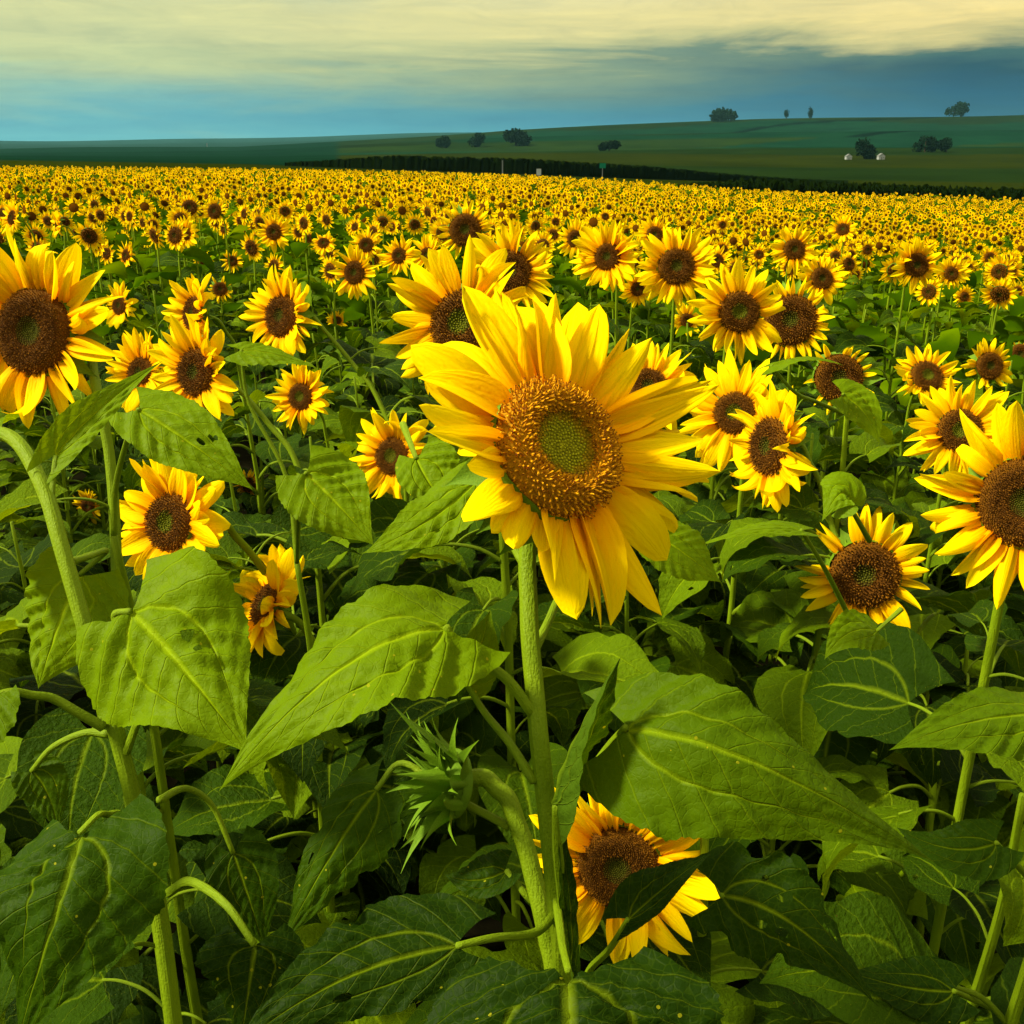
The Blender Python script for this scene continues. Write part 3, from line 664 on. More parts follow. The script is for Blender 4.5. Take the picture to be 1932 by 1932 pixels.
# tallest bloom in front
def Z3(a, b): s = 1932 / 2000; return ((800 + a / 2.575) * s, (500 + b / 2.575) * s)
C = P(1058, 842, HERO_D); F = facing(.54, .31)
hp = [P(1000, 985, HERO_D + .05), P(995, 1060, HERO_D + .045), P(1000, 1200, HERO_D + .03), P(1018, 1400, HERO_D + .02), P(1040, 1600, HERO_D + .03), P(1060, 1800, HERO_D + .05)]
g = hp[-1] + (hp[-1] - hp[-2]) * .8; hp.append(Vector((g.x, g.y, gz(g.x, g.y) - .02)))
root, base = plant_root(hp[-1].x, hp[-1].y, 'tallest and nearest sunflower, bright yellow with orange ring and green eye, standing at the centre')
hero_tips = [(300, 140, 62, 0, -.01), (185, 235, 30, 1, -.03), (75, 380, 60, 2, 0), (85, 560, 58, 3, -.01), (75, 755, 52, 4, .01), (65, 895, 46, 5, .02), (335, 1040, 40, 6, .01), (330, 1310, 56, 7, 0),
 (490, 1490, 46, 8, -.01), (400, 1385, 40, 9, -.02), (735, 1650, 50, 10, 0), (905, 1795, 62, 11, .0), (985, 1858, 52, 0, -.02), (1090, 1842, 52, 3, -.01), (1285, 1778, 58, 4, .0), (1410, 1468, 50, 7, -.01),
 (1470, 1320, 56, 2, -.02), (1518, 1180, 52, 6, 0), (1508, 1110, 58, 8, .01), (1450, 905, 66, 10, 0), (1440, 745, 52, 1, -.02), (1395, 650, 50, 5, -.03), (1200, 455, 66, 9, 0), (975, 240, 56, 0, .0),
 (775, 150, 58, 11, .01), (665, 155, 52, 3, 0), (545, 130, 40, 7, .01), (495, 120, 40, 2, -.03), (1010, 1600, 50, 5, -.03), (640, 1500, 44, 1, -.02), (870, 330, 44, 6, -.02), (230, 640, 44, 8, -.03)]
tl = []
for a, b, wpx, pk, zo in hero_tips: qx, qy = Z3(a, b); tl.append((qx, qy, wpx * 1.32, pk, zo))
srt = sorted(tl, key=lambda q: math.atan2(q[1] - 842, q[0] - 1058)); rh = random.Random(12)
for a, b in zip(srt, srt[1:] + srt[:1]):                     # a second, rear layer of petals in the gaps
    if rh.random() < .62: f = rh.uniform(.86, 1.0); tl.append((1058 + ((a[0] + b[0]) / 2 - 1058) * f, 842 + ((a[1] + b[1]) / 2 - 842) * f, rh.uniform(52, 66), rh.randint(0, 11), -.035))
head(root, base, C, F, 134 * HERO_D / FP, .14, 'hero', None, 0, random.Random(5), tl)
link('stem', tube([p - base for p in hp], .0077, .0108, 16, 8, rag=1), root)
HERO, HB = root, base

def leaf_px(root, base, joint, mid, tip, d, WL, WR, nrm, foldL=12, foldR=12, petiole=None, dp=None, seed=0, wave=.12, holes=0, curl=0, roll_end=0, ragged=0, label=None, pr=.0034, quilt=.085, shade_tone=None):
    """large leaf given by its joint, mid-rib middle and tip; d = (joint, mid, tip) depths; half widths in picture units"""
    a, b, c = P(*joint, d[0]), P(*mid, d[1]), P(*tip, d[2])
    ctrl = b * 2 - (a + c) * .5
    cv = [a.lerp(ctrl, t).lerp(ctrl.lerp(c, t), t) - base for t in [i / 14 for i in range(15)]]
    N = RT * nrm[0] + UP * nrm[1] - FWD * nrm[2]
    me = leaf_surface(cv, N, WL * d[1] / FP, WR * d[1] / FP, foldL, foldR, 12, 56, wave, seed, holes, quilt, curl, roll_end=roll_end, ragged=ragged)
    me.transform(Matrix.Translation(-cv[0])); M = Matrix.Translation(cv[0])
    o = link('leaf', me, root, M)
    o.color = ((.12 + .88 * max(0, 1 - max(0, joint[1] - 1150) / 620) if shade_tone is None else shade_tone), 0, 0, 1)  # lower leaves coloured darker to stand in for shade near the frame's bottom
    if label: o['label'] = label
    if petiole:
        pts = [a - base - cv[0]] + [P(px, py, pd) - base - cv[0] for px, py, pd in petiole]
        link('petiole', tube(pts, pr * .8, pr * 1.25, 8, 7, name='petiole'), o)
    return o
D = HERO_D
# leaves of the tallest bloom
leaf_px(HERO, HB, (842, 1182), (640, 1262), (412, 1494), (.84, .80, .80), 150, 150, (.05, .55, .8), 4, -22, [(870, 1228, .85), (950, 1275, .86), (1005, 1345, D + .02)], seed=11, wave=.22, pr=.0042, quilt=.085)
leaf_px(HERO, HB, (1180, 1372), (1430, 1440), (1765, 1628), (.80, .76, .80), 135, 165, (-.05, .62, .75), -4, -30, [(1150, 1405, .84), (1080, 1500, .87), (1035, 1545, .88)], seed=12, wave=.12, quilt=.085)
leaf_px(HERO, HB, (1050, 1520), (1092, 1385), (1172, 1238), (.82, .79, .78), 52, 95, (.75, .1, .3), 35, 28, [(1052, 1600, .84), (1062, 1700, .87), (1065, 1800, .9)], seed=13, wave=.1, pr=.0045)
leaf_px(HERO, HB, (1078, 1830), (1062, 1670), (1050, 1490), (.86, .85, .83), 44, 34, (.5, .1, .3), 25, 20, None, seed=131, wave=.05, shade_tone=.15)
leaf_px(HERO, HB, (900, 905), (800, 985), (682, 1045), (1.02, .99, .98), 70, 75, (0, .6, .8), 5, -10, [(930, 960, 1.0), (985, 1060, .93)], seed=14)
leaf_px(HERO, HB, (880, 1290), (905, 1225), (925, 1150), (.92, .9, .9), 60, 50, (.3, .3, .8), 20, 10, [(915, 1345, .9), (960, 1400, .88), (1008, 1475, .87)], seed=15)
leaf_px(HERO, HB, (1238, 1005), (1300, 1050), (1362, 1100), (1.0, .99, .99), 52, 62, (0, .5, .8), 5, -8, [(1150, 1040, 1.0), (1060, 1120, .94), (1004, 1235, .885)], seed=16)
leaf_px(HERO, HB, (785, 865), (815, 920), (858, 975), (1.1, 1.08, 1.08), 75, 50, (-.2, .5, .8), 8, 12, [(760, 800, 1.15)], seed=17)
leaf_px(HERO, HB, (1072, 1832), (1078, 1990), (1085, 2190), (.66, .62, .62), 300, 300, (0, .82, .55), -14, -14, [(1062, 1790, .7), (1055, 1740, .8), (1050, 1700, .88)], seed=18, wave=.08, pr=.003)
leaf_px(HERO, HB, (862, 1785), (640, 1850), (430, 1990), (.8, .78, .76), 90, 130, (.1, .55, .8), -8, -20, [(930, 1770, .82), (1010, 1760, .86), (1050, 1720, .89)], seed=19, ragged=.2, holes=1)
# bud plant
bp = [P(888, 1468, 1.0), P(915, 1468, 1.0), P(958, 1508, .99), P(992, 1600, .98), P(1022, 1720, .97), P(1045, 1830, .97)]
g = bp[-1] + (bp[-1] - bp[-2]) * .8; bp.append(Vector((g.x, g.y, gz(g.x, g.y) - .02)))
BR, BB_ = plant_root(bp[-1].x, bp[-1].y, 'green unopened sunflower bud with spiky sepals facing left, low beside the centre stalk', 'sunflower bud', None, 'sunflower_bud')
link('stem', tube([p - BB_ for p in bp], .0085, .0115, 12, 7), BR)
Fb = facing(-.88, .18); rb = random.Random(77); Cb = P(850, 1478, 1.0); Mb = Matrix.Translation(-BB_) @ frame(Cb, Fb); cup = link('flower_head', CUP, BR, Mb @ Matrix.Scale(.031, 4))
def bud_core():
    V, F = [], []; nn = 20; pr = [(1.0, .0), (.92, .25), (.70, .42), (.4, .50), (.05, .52)]
    for r, z in pr:
        for j in range(nn): a = 2 * math.pi * j / nn; V.append((r * math.cos(a), r * math.sin(a), z + .04 * math.sin(9 * a)))
    for i in range(len(pr) - 1):
        for j in range(nn): a = i * nn + j; b = i * nn + (j + 1) % nn; F.append((a, b, b + nn, a + nn))
    return mesh('bud', V, F, M_SEPAL)
link('bud', bud_core(), cup)
for lay in range(4):
    for i in range(13):
        th = 2 * math.pi * (i + lay * .33 + rb.uniform(-.25, .25)) / 11
        Ls = rb.uniform(1.5, 2.9) - lay * .3
        link('sepal', rb.choice(SEPALS), cup, petal_matrix(1.02 - .16 * lay, th, Ls, rb.uniform(1.1, 1.6), R(rb.uniform(42, 88) + lay * 5), R(rb.uniform(-40, 40)), -.25 + .12 * lay))
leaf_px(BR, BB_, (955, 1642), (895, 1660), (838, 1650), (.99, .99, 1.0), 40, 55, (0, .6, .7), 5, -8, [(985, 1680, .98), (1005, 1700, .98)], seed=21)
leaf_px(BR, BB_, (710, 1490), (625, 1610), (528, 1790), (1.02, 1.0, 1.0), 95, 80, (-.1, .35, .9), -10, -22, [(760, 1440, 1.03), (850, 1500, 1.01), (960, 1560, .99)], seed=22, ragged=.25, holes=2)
leafy(BR, BB_, bp, rb, 6)
# thick pale stalk at left whose head is out of the picture
lp = [P(-75, 835, 1.12), P(-20, 815, 1.1), P(35, 838, 1.08), P(85, 930, 1.05), P(118, 1040, 1.03), P(165, 1200, 1.02), P(205, 1330, 1.02), P(255, 1520, 1.03), P(300, 1720, 1.04), P(330, 1950, 1.06)]
g = lp[-1] + (lp[-1] - lp[-2]) * .8; lp.append(Vector((g.x, g.y, gz(g.x, g.y) - .02)))
LR_, LB_ = plant_root(lp[-1].x, lp[-1].y, 'sunflower with a thick pale bent stalk at the left edge, its bloom outside the picture')
link('stem', tube([p - LB_ for p in lp], .0072, .0098, 14, 7), LR_)
Fl = (P(-200, 900, 1.1) - P(-20, 815, 1.1)).normalized()
head(LR_, LB_, P(-120, 850, 1.12), (Fl - FWD * .3).normalized(), .048, .125, 'mature', 28, .3, random.Random(9))
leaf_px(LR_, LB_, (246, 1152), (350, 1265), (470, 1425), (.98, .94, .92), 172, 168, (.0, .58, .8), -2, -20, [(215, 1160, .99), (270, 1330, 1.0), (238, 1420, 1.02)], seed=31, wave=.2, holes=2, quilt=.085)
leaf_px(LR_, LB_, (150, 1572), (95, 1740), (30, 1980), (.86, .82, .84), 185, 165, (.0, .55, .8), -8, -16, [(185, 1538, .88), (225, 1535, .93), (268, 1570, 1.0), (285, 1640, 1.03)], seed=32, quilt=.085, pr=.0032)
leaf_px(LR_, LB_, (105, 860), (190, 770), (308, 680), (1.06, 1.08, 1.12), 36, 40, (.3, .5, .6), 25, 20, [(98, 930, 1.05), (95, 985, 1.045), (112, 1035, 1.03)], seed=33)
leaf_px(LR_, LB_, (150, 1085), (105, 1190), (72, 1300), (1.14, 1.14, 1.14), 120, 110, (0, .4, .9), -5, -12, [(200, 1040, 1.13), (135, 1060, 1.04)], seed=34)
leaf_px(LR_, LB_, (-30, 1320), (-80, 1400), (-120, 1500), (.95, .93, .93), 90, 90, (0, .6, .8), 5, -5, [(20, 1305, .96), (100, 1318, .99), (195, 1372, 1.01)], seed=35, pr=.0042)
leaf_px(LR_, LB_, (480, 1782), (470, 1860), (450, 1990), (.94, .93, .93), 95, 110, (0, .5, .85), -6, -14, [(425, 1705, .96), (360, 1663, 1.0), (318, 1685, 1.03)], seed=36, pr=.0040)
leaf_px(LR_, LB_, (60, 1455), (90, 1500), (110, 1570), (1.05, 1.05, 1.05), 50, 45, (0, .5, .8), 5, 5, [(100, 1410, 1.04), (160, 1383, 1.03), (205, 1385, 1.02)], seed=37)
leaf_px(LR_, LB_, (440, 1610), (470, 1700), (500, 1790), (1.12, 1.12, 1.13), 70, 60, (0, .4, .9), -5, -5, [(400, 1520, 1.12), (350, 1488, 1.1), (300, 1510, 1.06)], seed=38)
leafy(LR_, LB_, lp, random.Random(78), 5)
# a plant outside the right edge whose leaves reach in
def leaf_plant(x, y, d, label, specs, n=7, seed=0):
    top = P(x, y, d); g = Vector((top.x, top.y + .12, gz(top.x, top.y + .12))); pts = [top, top.lerp(g, .15) + Vector((.01, 0, 0)), top.lerp(g, .5), g]
    r, b = plant_root(g.x, g.y, label, 'sunflower plant', 'leafy sunflower plants without a visible bloom', 'leafy_sunflower')
    link('stem', tube([p - b for p in pts], .005, .011, 8, 5), r)
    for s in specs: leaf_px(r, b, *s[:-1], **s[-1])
    leafy(r, b, pts, random.Random(500 + seed), n, top=.0); return r
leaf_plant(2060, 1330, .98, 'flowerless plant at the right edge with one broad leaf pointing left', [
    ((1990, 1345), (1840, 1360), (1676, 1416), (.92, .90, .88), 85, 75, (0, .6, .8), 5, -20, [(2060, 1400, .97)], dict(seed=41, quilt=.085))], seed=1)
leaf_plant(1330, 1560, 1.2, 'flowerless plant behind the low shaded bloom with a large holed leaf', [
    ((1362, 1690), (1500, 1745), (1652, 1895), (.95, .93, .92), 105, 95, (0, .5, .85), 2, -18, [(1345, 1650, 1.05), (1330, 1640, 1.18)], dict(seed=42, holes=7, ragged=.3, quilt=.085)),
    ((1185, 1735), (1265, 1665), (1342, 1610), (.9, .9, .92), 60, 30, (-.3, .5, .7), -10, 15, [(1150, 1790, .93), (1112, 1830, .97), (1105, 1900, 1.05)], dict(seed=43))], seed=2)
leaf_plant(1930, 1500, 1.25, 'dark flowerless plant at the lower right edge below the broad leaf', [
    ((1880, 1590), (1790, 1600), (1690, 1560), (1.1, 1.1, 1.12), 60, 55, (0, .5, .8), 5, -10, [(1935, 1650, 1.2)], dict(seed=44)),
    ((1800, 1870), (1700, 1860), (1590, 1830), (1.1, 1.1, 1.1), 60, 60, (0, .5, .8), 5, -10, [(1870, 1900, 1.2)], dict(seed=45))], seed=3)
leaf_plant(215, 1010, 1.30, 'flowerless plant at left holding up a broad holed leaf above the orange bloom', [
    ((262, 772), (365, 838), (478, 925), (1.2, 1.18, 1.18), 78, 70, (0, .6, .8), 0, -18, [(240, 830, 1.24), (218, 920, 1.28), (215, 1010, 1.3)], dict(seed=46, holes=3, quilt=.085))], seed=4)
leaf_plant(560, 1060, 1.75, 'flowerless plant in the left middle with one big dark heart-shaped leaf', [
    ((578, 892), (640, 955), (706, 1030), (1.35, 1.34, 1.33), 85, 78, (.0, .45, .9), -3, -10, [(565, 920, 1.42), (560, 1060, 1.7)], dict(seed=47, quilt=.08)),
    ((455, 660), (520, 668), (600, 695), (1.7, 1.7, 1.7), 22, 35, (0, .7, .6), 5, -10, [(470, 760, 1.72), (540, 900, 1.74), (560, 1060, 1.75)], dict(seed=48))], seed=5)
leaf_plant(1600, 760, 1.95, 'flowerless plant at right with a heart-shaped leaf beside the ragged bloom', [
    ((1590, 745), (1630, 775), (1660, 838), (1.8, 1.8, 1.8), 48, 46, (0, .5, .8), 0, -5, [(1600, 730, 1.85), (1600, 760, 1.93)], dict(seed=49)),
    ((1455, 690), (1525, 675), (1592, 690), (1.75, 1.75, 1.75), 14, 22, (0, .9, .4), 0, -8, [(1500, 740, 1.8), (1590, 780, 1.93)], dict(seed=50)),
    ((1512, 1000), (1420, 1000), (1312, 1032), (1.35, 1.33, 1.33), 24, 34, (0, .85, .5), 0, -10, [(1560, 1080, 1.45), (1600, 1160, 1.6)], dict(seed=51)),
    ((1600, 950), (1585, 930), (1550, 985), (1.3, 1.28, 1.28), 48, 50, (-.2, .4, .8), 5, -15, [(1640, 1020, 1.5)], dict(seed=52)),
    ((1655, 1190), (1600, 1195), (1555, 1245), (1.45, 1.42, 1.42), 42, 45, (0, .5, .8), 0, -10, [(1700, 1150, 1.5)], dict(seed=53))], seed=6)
# infill: other leafy plants of the same crop in the first metres
INF = []; rg = random.Random(4242); ZONES = ['left', 'middle', 'right']; ROWS = ['dark understorey', 'tangle of leaves', 'green rows']; nf = 0
yy = 1.05
while yy < 5.4:
    st = .34 if yy < 3 else .42; xx = -.62 * yy - .15
    while xx < .62 * yy + .15:
        x = xx + rg.uniform(-.12, .12); y = yy + rg.uniform(-.12, .12)
        if all(math.hypot(x - a, y - b) > .26 for a, b in BASES):
            top = Vector((x, y, gz(x, y) + (rg.uniform(.78, 1.05) if y < 2.1 else rg.uniform(1.08, 1.36)))); q = proj(top)
            z = 'left' if x / y < -.17 else 'right' if x / y > .17 else 'middle'
            rw = 'in dark understorey below nearest blooms' if y < 1.9 else 'in leaf tangle between larger blooms' if y < 3.4 else 'in leafy strip before the small blooms'
            g = Vector((x + rg.uniform(-.08, .08), y, 0)); g.z = gz(g.x, g.y)
            lab = 'flowerless leafy plant %s, %s' % (rw, z); INF.append((round(yy, 2), x / y, None))
            r, b = plant_root(g.x, g.y, lab, 'sunflower plant', 'flowerless leafy plants among the blooms', 'leafy_sunflower'); INF[-1] = (round(yy, 2), x / y, r)
            pts = [top, top.lerp(g, .2) + Vector((.01, 0, 0)), top.lerp(g, .6), g]
            link('stem', tube([p - b for p in pts], .004, .011, 6, 3), r)
            leafy(r, b, pts, rg, 24 if y < 3 else 19, top=-.05, Lr=(.17, .27)); nf += 1
        xx += st
    yy += st
ORDW = ['first', 'second', 'third', 'fourth', 'fifth', 'sixth', 'seventh', 'eighth', 'ninth', 'tenth', 'eleventh', 'twelfth', 'thirteenth', 'fourteenth', 'fifteenth', 'sixteenth', 'seventeenth']
for i, ry in enumerate(sorted({a[0] for a in INF})):
    for j, (_, _, r) in enumerate(sorted([a for a in INF if a[0] == ry], key=lambda a: a[1])): r['label'] = 'flowerless leafy plant, %s from left in the %s row of bare plants from the camera' % (ORDW[j], ORDW[i])
print('infill plants', nf)

# ------------------------------------------------------------------ the next rows: single plants built from a few shared part meshes
def ring_of_petals(seed, n, r0, nx, ny, name='petals'):
    rg = random.Random(seed); V, F, UV = [], [], []
    for i in range(n):
        lay = i % 2; th = 2 * math.pi * (i + rg.uniform(-.3, .3)) / n; L = rg.uniform(.8, 1.15) * 1.0; wd = L * rg.uniform(.34, .46)
        Mx = petal_matrix(r0, th, L, wd, R(rg.uniform(-12, 32) - 16 * lay), R(rg.uniform(-25, 25)), -.05 * lay); k0 = len(V); bend = rg.uniform(-.5, .5)
        for a in range(ny + 1):
            t = a / ny; hw = (0 if a == ny else [.32, .5, .40][min(a, 2)] if ny == 3 else .5 if a else .35)
            for b in ((-1, 0, 1) if nx == 2 else (-1, 1)): V.append(Mx @ Vector((b * hw, t, bend * t * t * .5 + (.1 * abs(b))))); UV.append((b * .5 + .5, t))
        m = 3 if nx == 2 else 2
        for a in range(ny):
            for b in range(m - 1): q = k0 + a * m + b; F.append((q, q + 1, q + m + 1, q + m))
    return V, F, UV
def dome(seg, rings, z=.3):
    V, F = [(0, 0, z * .55)], []
    for i in range(1, rings + 1):
        r = i / rings
        for j in range(seg): a = 2 * math.pi * j / seg; V.append((r * 1.05 * math.cos(a), r * 1.05 * math.sin(a), z * math.sin(math.pi * (.35 + .65 * r)) if r < 1 else 0))
    for j in range(seg): F.append((0, 1 + j, 1 + (j + 1) % seg))
    for i in range(rings - 1):
        for j in range(seg): a = 1 + i * seg + j; b = 1 + i * seg + (j + 1) % seg; F.append((a, a + seg, b + seg, b))
    return V, F
MID_RING = []
for i in range(6): v, f, uv = ring_of_petals(600 + i, 22 + i % 3 * 2, .98, 2, 3); MID_RING.append(mesh('petals', v, f, M_PETAL, uv))
MID_DISC = disc_mesh('mature', 90, 8); STEM_M = tube([(0, 0, 0), (.02, -.02, .5), (-.01, 0, .85), (0, 0, 1.0)], .009, .006, 5, 3)
def field_spots(y0, y1, sp, seed, wmax=.60):
    rg = random.Random(seed); out = []; y = y0
    while y < y1:
        x = -wmax * y - .3
        while x < wmax * y + .3:
            out.append((x + rg.uniform(-.42, .42) * sp, y + rg.uniform(-.42, .42) * sp)); x += sp
        y += sp
    return out
rgm = random.Random(99); spots = [s for s in field_spots(5.2, 13.5, .50, 7, .53) if all(math.hypot(s[0] - a, s[1] - b) > .30 for a, b in BASES)]
spots.sort(key=lambda s: s[1]); NMID = 300 - len(SF) - 3; mids = spots[:NMID]; YM = mids[-1][1]; print('mid', len(mids), 'to', YM)
def head_height(x, y, rg): return 1.62 - abs(rg.gauss(0, .15))
ORD = ['first', 'second', 'third', 'fourth', 'fifth', 'sixth', 'seventh', 'eighth', 'ninth', 'tenth', 'eleventh', 'twelfth', 'thirteenth', 'fourteenth', 'fifteenth', 'sixteenth', 'seventeenth', 'eighteenth', 'nineteenth', 'twentieth']
nrow = 14; per = math.ceil(len(mids) / nrow); rows_ = [sorted(mids[i * per:(i + 1) * per], key=lambda p: p[0] / p[1]) for i in range(nrow)]
NAMEOF = {p: (ORD[j], ORD[i]) for i, rw in enumerate(rows_) for j, p in enumerate(rw)}
for x, y in mids:
    zz = gz(x, y); hh = head_height(x, y, rgm); u = x / y
    jo, io = NAMEOF[(x, y)]
    lab = 'small sunflower, %s from left in the %s row behind the large blooms' % (jo, io)
    bare = rgm.random() < (.50 if (u > .03 and y < 9.5) else .38 if y < 9 else .1)
    if bare:
        r = link('leafy_sunflower', None); r.location = (x, y, zz); r.empty_display_size = .1; tag(r, lab.replace('small sunflower', 'bare leafy plant'), 'sunflower plant', 'bare leafy plants in the rows behind the large blooms'); hh = rgm.uniform(1.25, 1.45)
        link('stem', STEM_M, r, Matrix.Diagonal((1, 1, hh, 1))); az = rgm.uniform(0, 6)
        for i in range(15):
            az += 2.4 + rgm.uniform(-.3, .3); L = rgm.uniform(.16, .26) * (.6 if i < 2 else 1); lz = hh * (1 - .05 * i) - rgm.uniform(0, .05); o_ = rgm.uniform(.02, .14)
            link('leaf', rgm.choice(LEAVES_M), r, Matrix.Translation((math.sin(az) * o_, math.cos(az) * o_, lz)) @ Matrix.Rotation(-az, 4, 'Z') @ Matrix.Rotation(R(rgm.uniform(-25, 25)), 4, 'Y') @ Matrix.Scale(L, 4))
        continue
    r = link('sunflower', None); r.location = (x, y, zz); r.empty_display_size = .1; tag(r, lab, 'sunflower', 'small sunflowers in rows behind the large blooms'); BASES.append((x, y))
    F = Vector((rgm.gauss(-.55 + .6 * min(.5, max(0, u + .2)), .38), -1, rgm.gauss(-.02, .2))).normalized(); rd = rgm.uniform(.038, .050); C = Vector((rgm.uniform(-.04, .04), -.05, hh))
    h = link('flower_head', CUP, r, frame(C, F, rgm.uniform(0, 6)) @ Matrix.Scale(rd, 4)); link('disc', MID_DISC, h); link('petals', rgm.choice(MID_RING), h, Matrix.Scale(rgm.uniform(1.0, 1.25), 4))
    b = C - F * rd * .5
    link('stem', STEM_M, r, Matrix.Translation((b.x, b.y, 0)) @ Matrix.Diagonal((1.1, 1.1, b.z, 1)))
    az = rgm.uniform(0, 6)
    for i in range(15):
        az += 2.4 + rgm.uniform(-.3, .3); L = rgm.uniform(.15, .24); lz = hh * (.94 - .045 * i) - rgm.uniform(0, .06); o_ = rgm.uniform(.03, .14)
        link('leaf', rgm.choice(LEAVES_M), r, Matrix.Translation((b.x + math.sin(az) * o_, b.y + math.cos(az) * o_, lz)) @ Matrix.Rotation(-az, 4, 'Z') @ Matrix.Rotation(R(rgm.uniform(-25, 25)), 4, 'Y') @ Matrix.Scale(L, 4))

# ------------------------------------------------------------------ the rest of the field as one mass
def template(seed, lod):
    rg = random.Random(seed); V, F, MI = [], [], []
    def add(v, f, mi, Mx):
        k0 = len(V); V.extend([Mx @ Vector(p) for p in v])
        for q in f:
            for a in range(1, len(q) - 1): F.append((k0 + q[0], k0 + q[a], k0 + q[a + 1])); MI.append(mi)
    hh = 0.0; Fv = Vector((rg.gauss(-.35, .55), -1, rg.gauss(-.05, .25))).normalized(); rd = rg.uniform(.040, .052); Mh = frame(Vector((0, -.05, 0)), Fv, rg.uniform(0, 6)) @ Matrix.Scale(rd, 4)
    v, f, _ = ring_of_petals(seed, 18 if lod == 0 else 11, .9, 1, 2 if lod == 0 else 1); Mp = Mh @ Matrix.Scale(1.15, 4)
    if lod: 
        v, f = [], []
        n = 9
        for j in range(2 * n): a = math.pi * j / n; rr = (2.15 if j % 2 else 1.55) * rg.uniform(.9, 1.1); v += [(.9 * math.cos(a), .9 * math.sin(a), 0), (rr * math.cos(a), rr * math.sin(a), rg.uniform(-.1, .35))]
        for j in range(2 * n): a = 2 * j; b = 2 * ((j + 1) % (2 * n)); f.append((a, a + 1, b + 1, b))
        Mp = Mh
    bloom = seed % 4 != 3
    if bloom: add(v, f, 0, Mp)
    v, f = dome(10 if lod == 0 else 6, 2 if lod == 0 else 1, .3); (add(v, f, 1, Mh) if bloom else None)
    v, f = dome(6, 1, .3); (add if bloom else (lambda *a: None))(v, f, 2, Mh @ Matrix.Translation((0, 0, -.12)) @ Matrix.Diagonal((1.15, 1.15, -1.3, 1)))
    add([(-.008, 0, 0), (.008, 0, 0), (.008, 0, -1.5), (-.008, 0, -1.5)], [(0, 1, 2, 3)], 2, Matrix.Identity(4))
    az = rg.uniform(0, 6)
    for i in range(11 if lod == 0 else 6):
        az += 2.4; L = rg.uniform(.17, .27) * (1 if lod == 0 else 1.35); lz = -.10 - .085 * i * (1 if lod == 0 else 1.5); dr = rg.uniform(.05, .45)
        wv = L * .42
        vv = [(0, 0, 0), (-wv, L * .15, .02), (wv, L * .15, .02), (0, L * .45, .0), (-wv * .8, L * .5, -.3 * dr * L), (wv * .8, L * .5, -.3 * dr * L), (0, L, -dr * L)]
        add(vv, [(0, 3, 1), (0, 2, 3), (1, 3, 4), (2, 5, 3), (3, 6, 4), (3, 5, 6)], 3, Matrix.Translation((math.sin(az) * .1, math.cos(az) * .1, lz)) @ Matrix.Rotation(-az, 4, 'Z') @ Matrix.Rotation(R(rg.uniform(-30, 30)), 4, 'Y'))
    return np.array([tuple(p) for p in V], np.float32), np.array(F, np.int32), np.array(MI, np.int32)
def build_mass():
    VV, FF, MM = [], [], []; off = 0; rg = np.random.default_rng(5)
    near = spots[NMID:] + field_spots(13.5, 34, .50, 21, .56); far = field_spots(34, 62, .60, 22, .56) + field_spots(62, 96, .78, 23, .56)
    for sp, lod in ((near, 0), (far, 1)):
        T = [template(700 + 50 * lod + i, lod) for i in range(14)]
        S = np.array(sp); pick = rg.integers(0, len(T), len(S))
        end = 93 + 3 * np.sin(S[:, 0] * .2); S = S[S[:, 1] < end]; pick = pick[:len(S)]
        for t, (v, f, mi) in enumerate(T):
            q = S[pick == t]; n = len(q)
            if not n: continue
            z = ground(q[:, 0], q[:, 1]) + 1.63 - np.abs(rg.normal(0, .21, n)); sc_ = rg.uniform(.9, 1.15, n); an = rg.normal(0, .22, n); ca, sa = np.cos(an), np.sin(an)
            W = np.empty((n, len(v), 3), np.float32)
            W[:, :, 0] = q[:, 0, None] + sc_[:, None] * (v[None, :, 0] * ca[:, None] - v[None, :, 1] * sa[:, None])
            W[:, :, 1] = q[:, 1, None] + sc_[:, None] * (v[None, :, 0] * sa[:, None] + v[None, :, 1] * ca[:, None])
            W[:, :, 2] = z[:, None] + sc_[:, None] * v[None, :, 2]
            FF.append((f[None] + (np.arange(n) * len(v))[:, None, None] + off).reshape(-1, 3)); MM.append(np.tile(mi, n)); VV.append(W.reshape(-1, 3)); off += n * len(v)
    V = np.concatenate(VV); Fq = np.concatenate(FF).astype(np.int32); Mi = np.concatenate(MM); print('mass tris', len(Fq))
    me = bpy.data.meshes.new('distant_sunflowers'); me.vertices.add(len(V)); me.vertices.foreach_set('co', V.ravel()); me.loops.add(Fq.size); me.loops.foreach_set('vertex_index', Fq.ravel())
    me.polygons.add(len(Fq)); me.polygons.foreach_set('loop_start', np.arange(0, Fq.size, 3, dtype=np.int32))
    for m in (M_PETAL_S, M_DISC_S, M_SEPAL, M_LEAF_S): me.materials.append(m)
    me.polygons.foreach_set('material_index', Mi); me.update()
    tag(link('distant_sunflowers', me), 'mass of tiny sunflowers covering the field towards the far hills', 'sunflowers', kind='stuff')
build_mass()

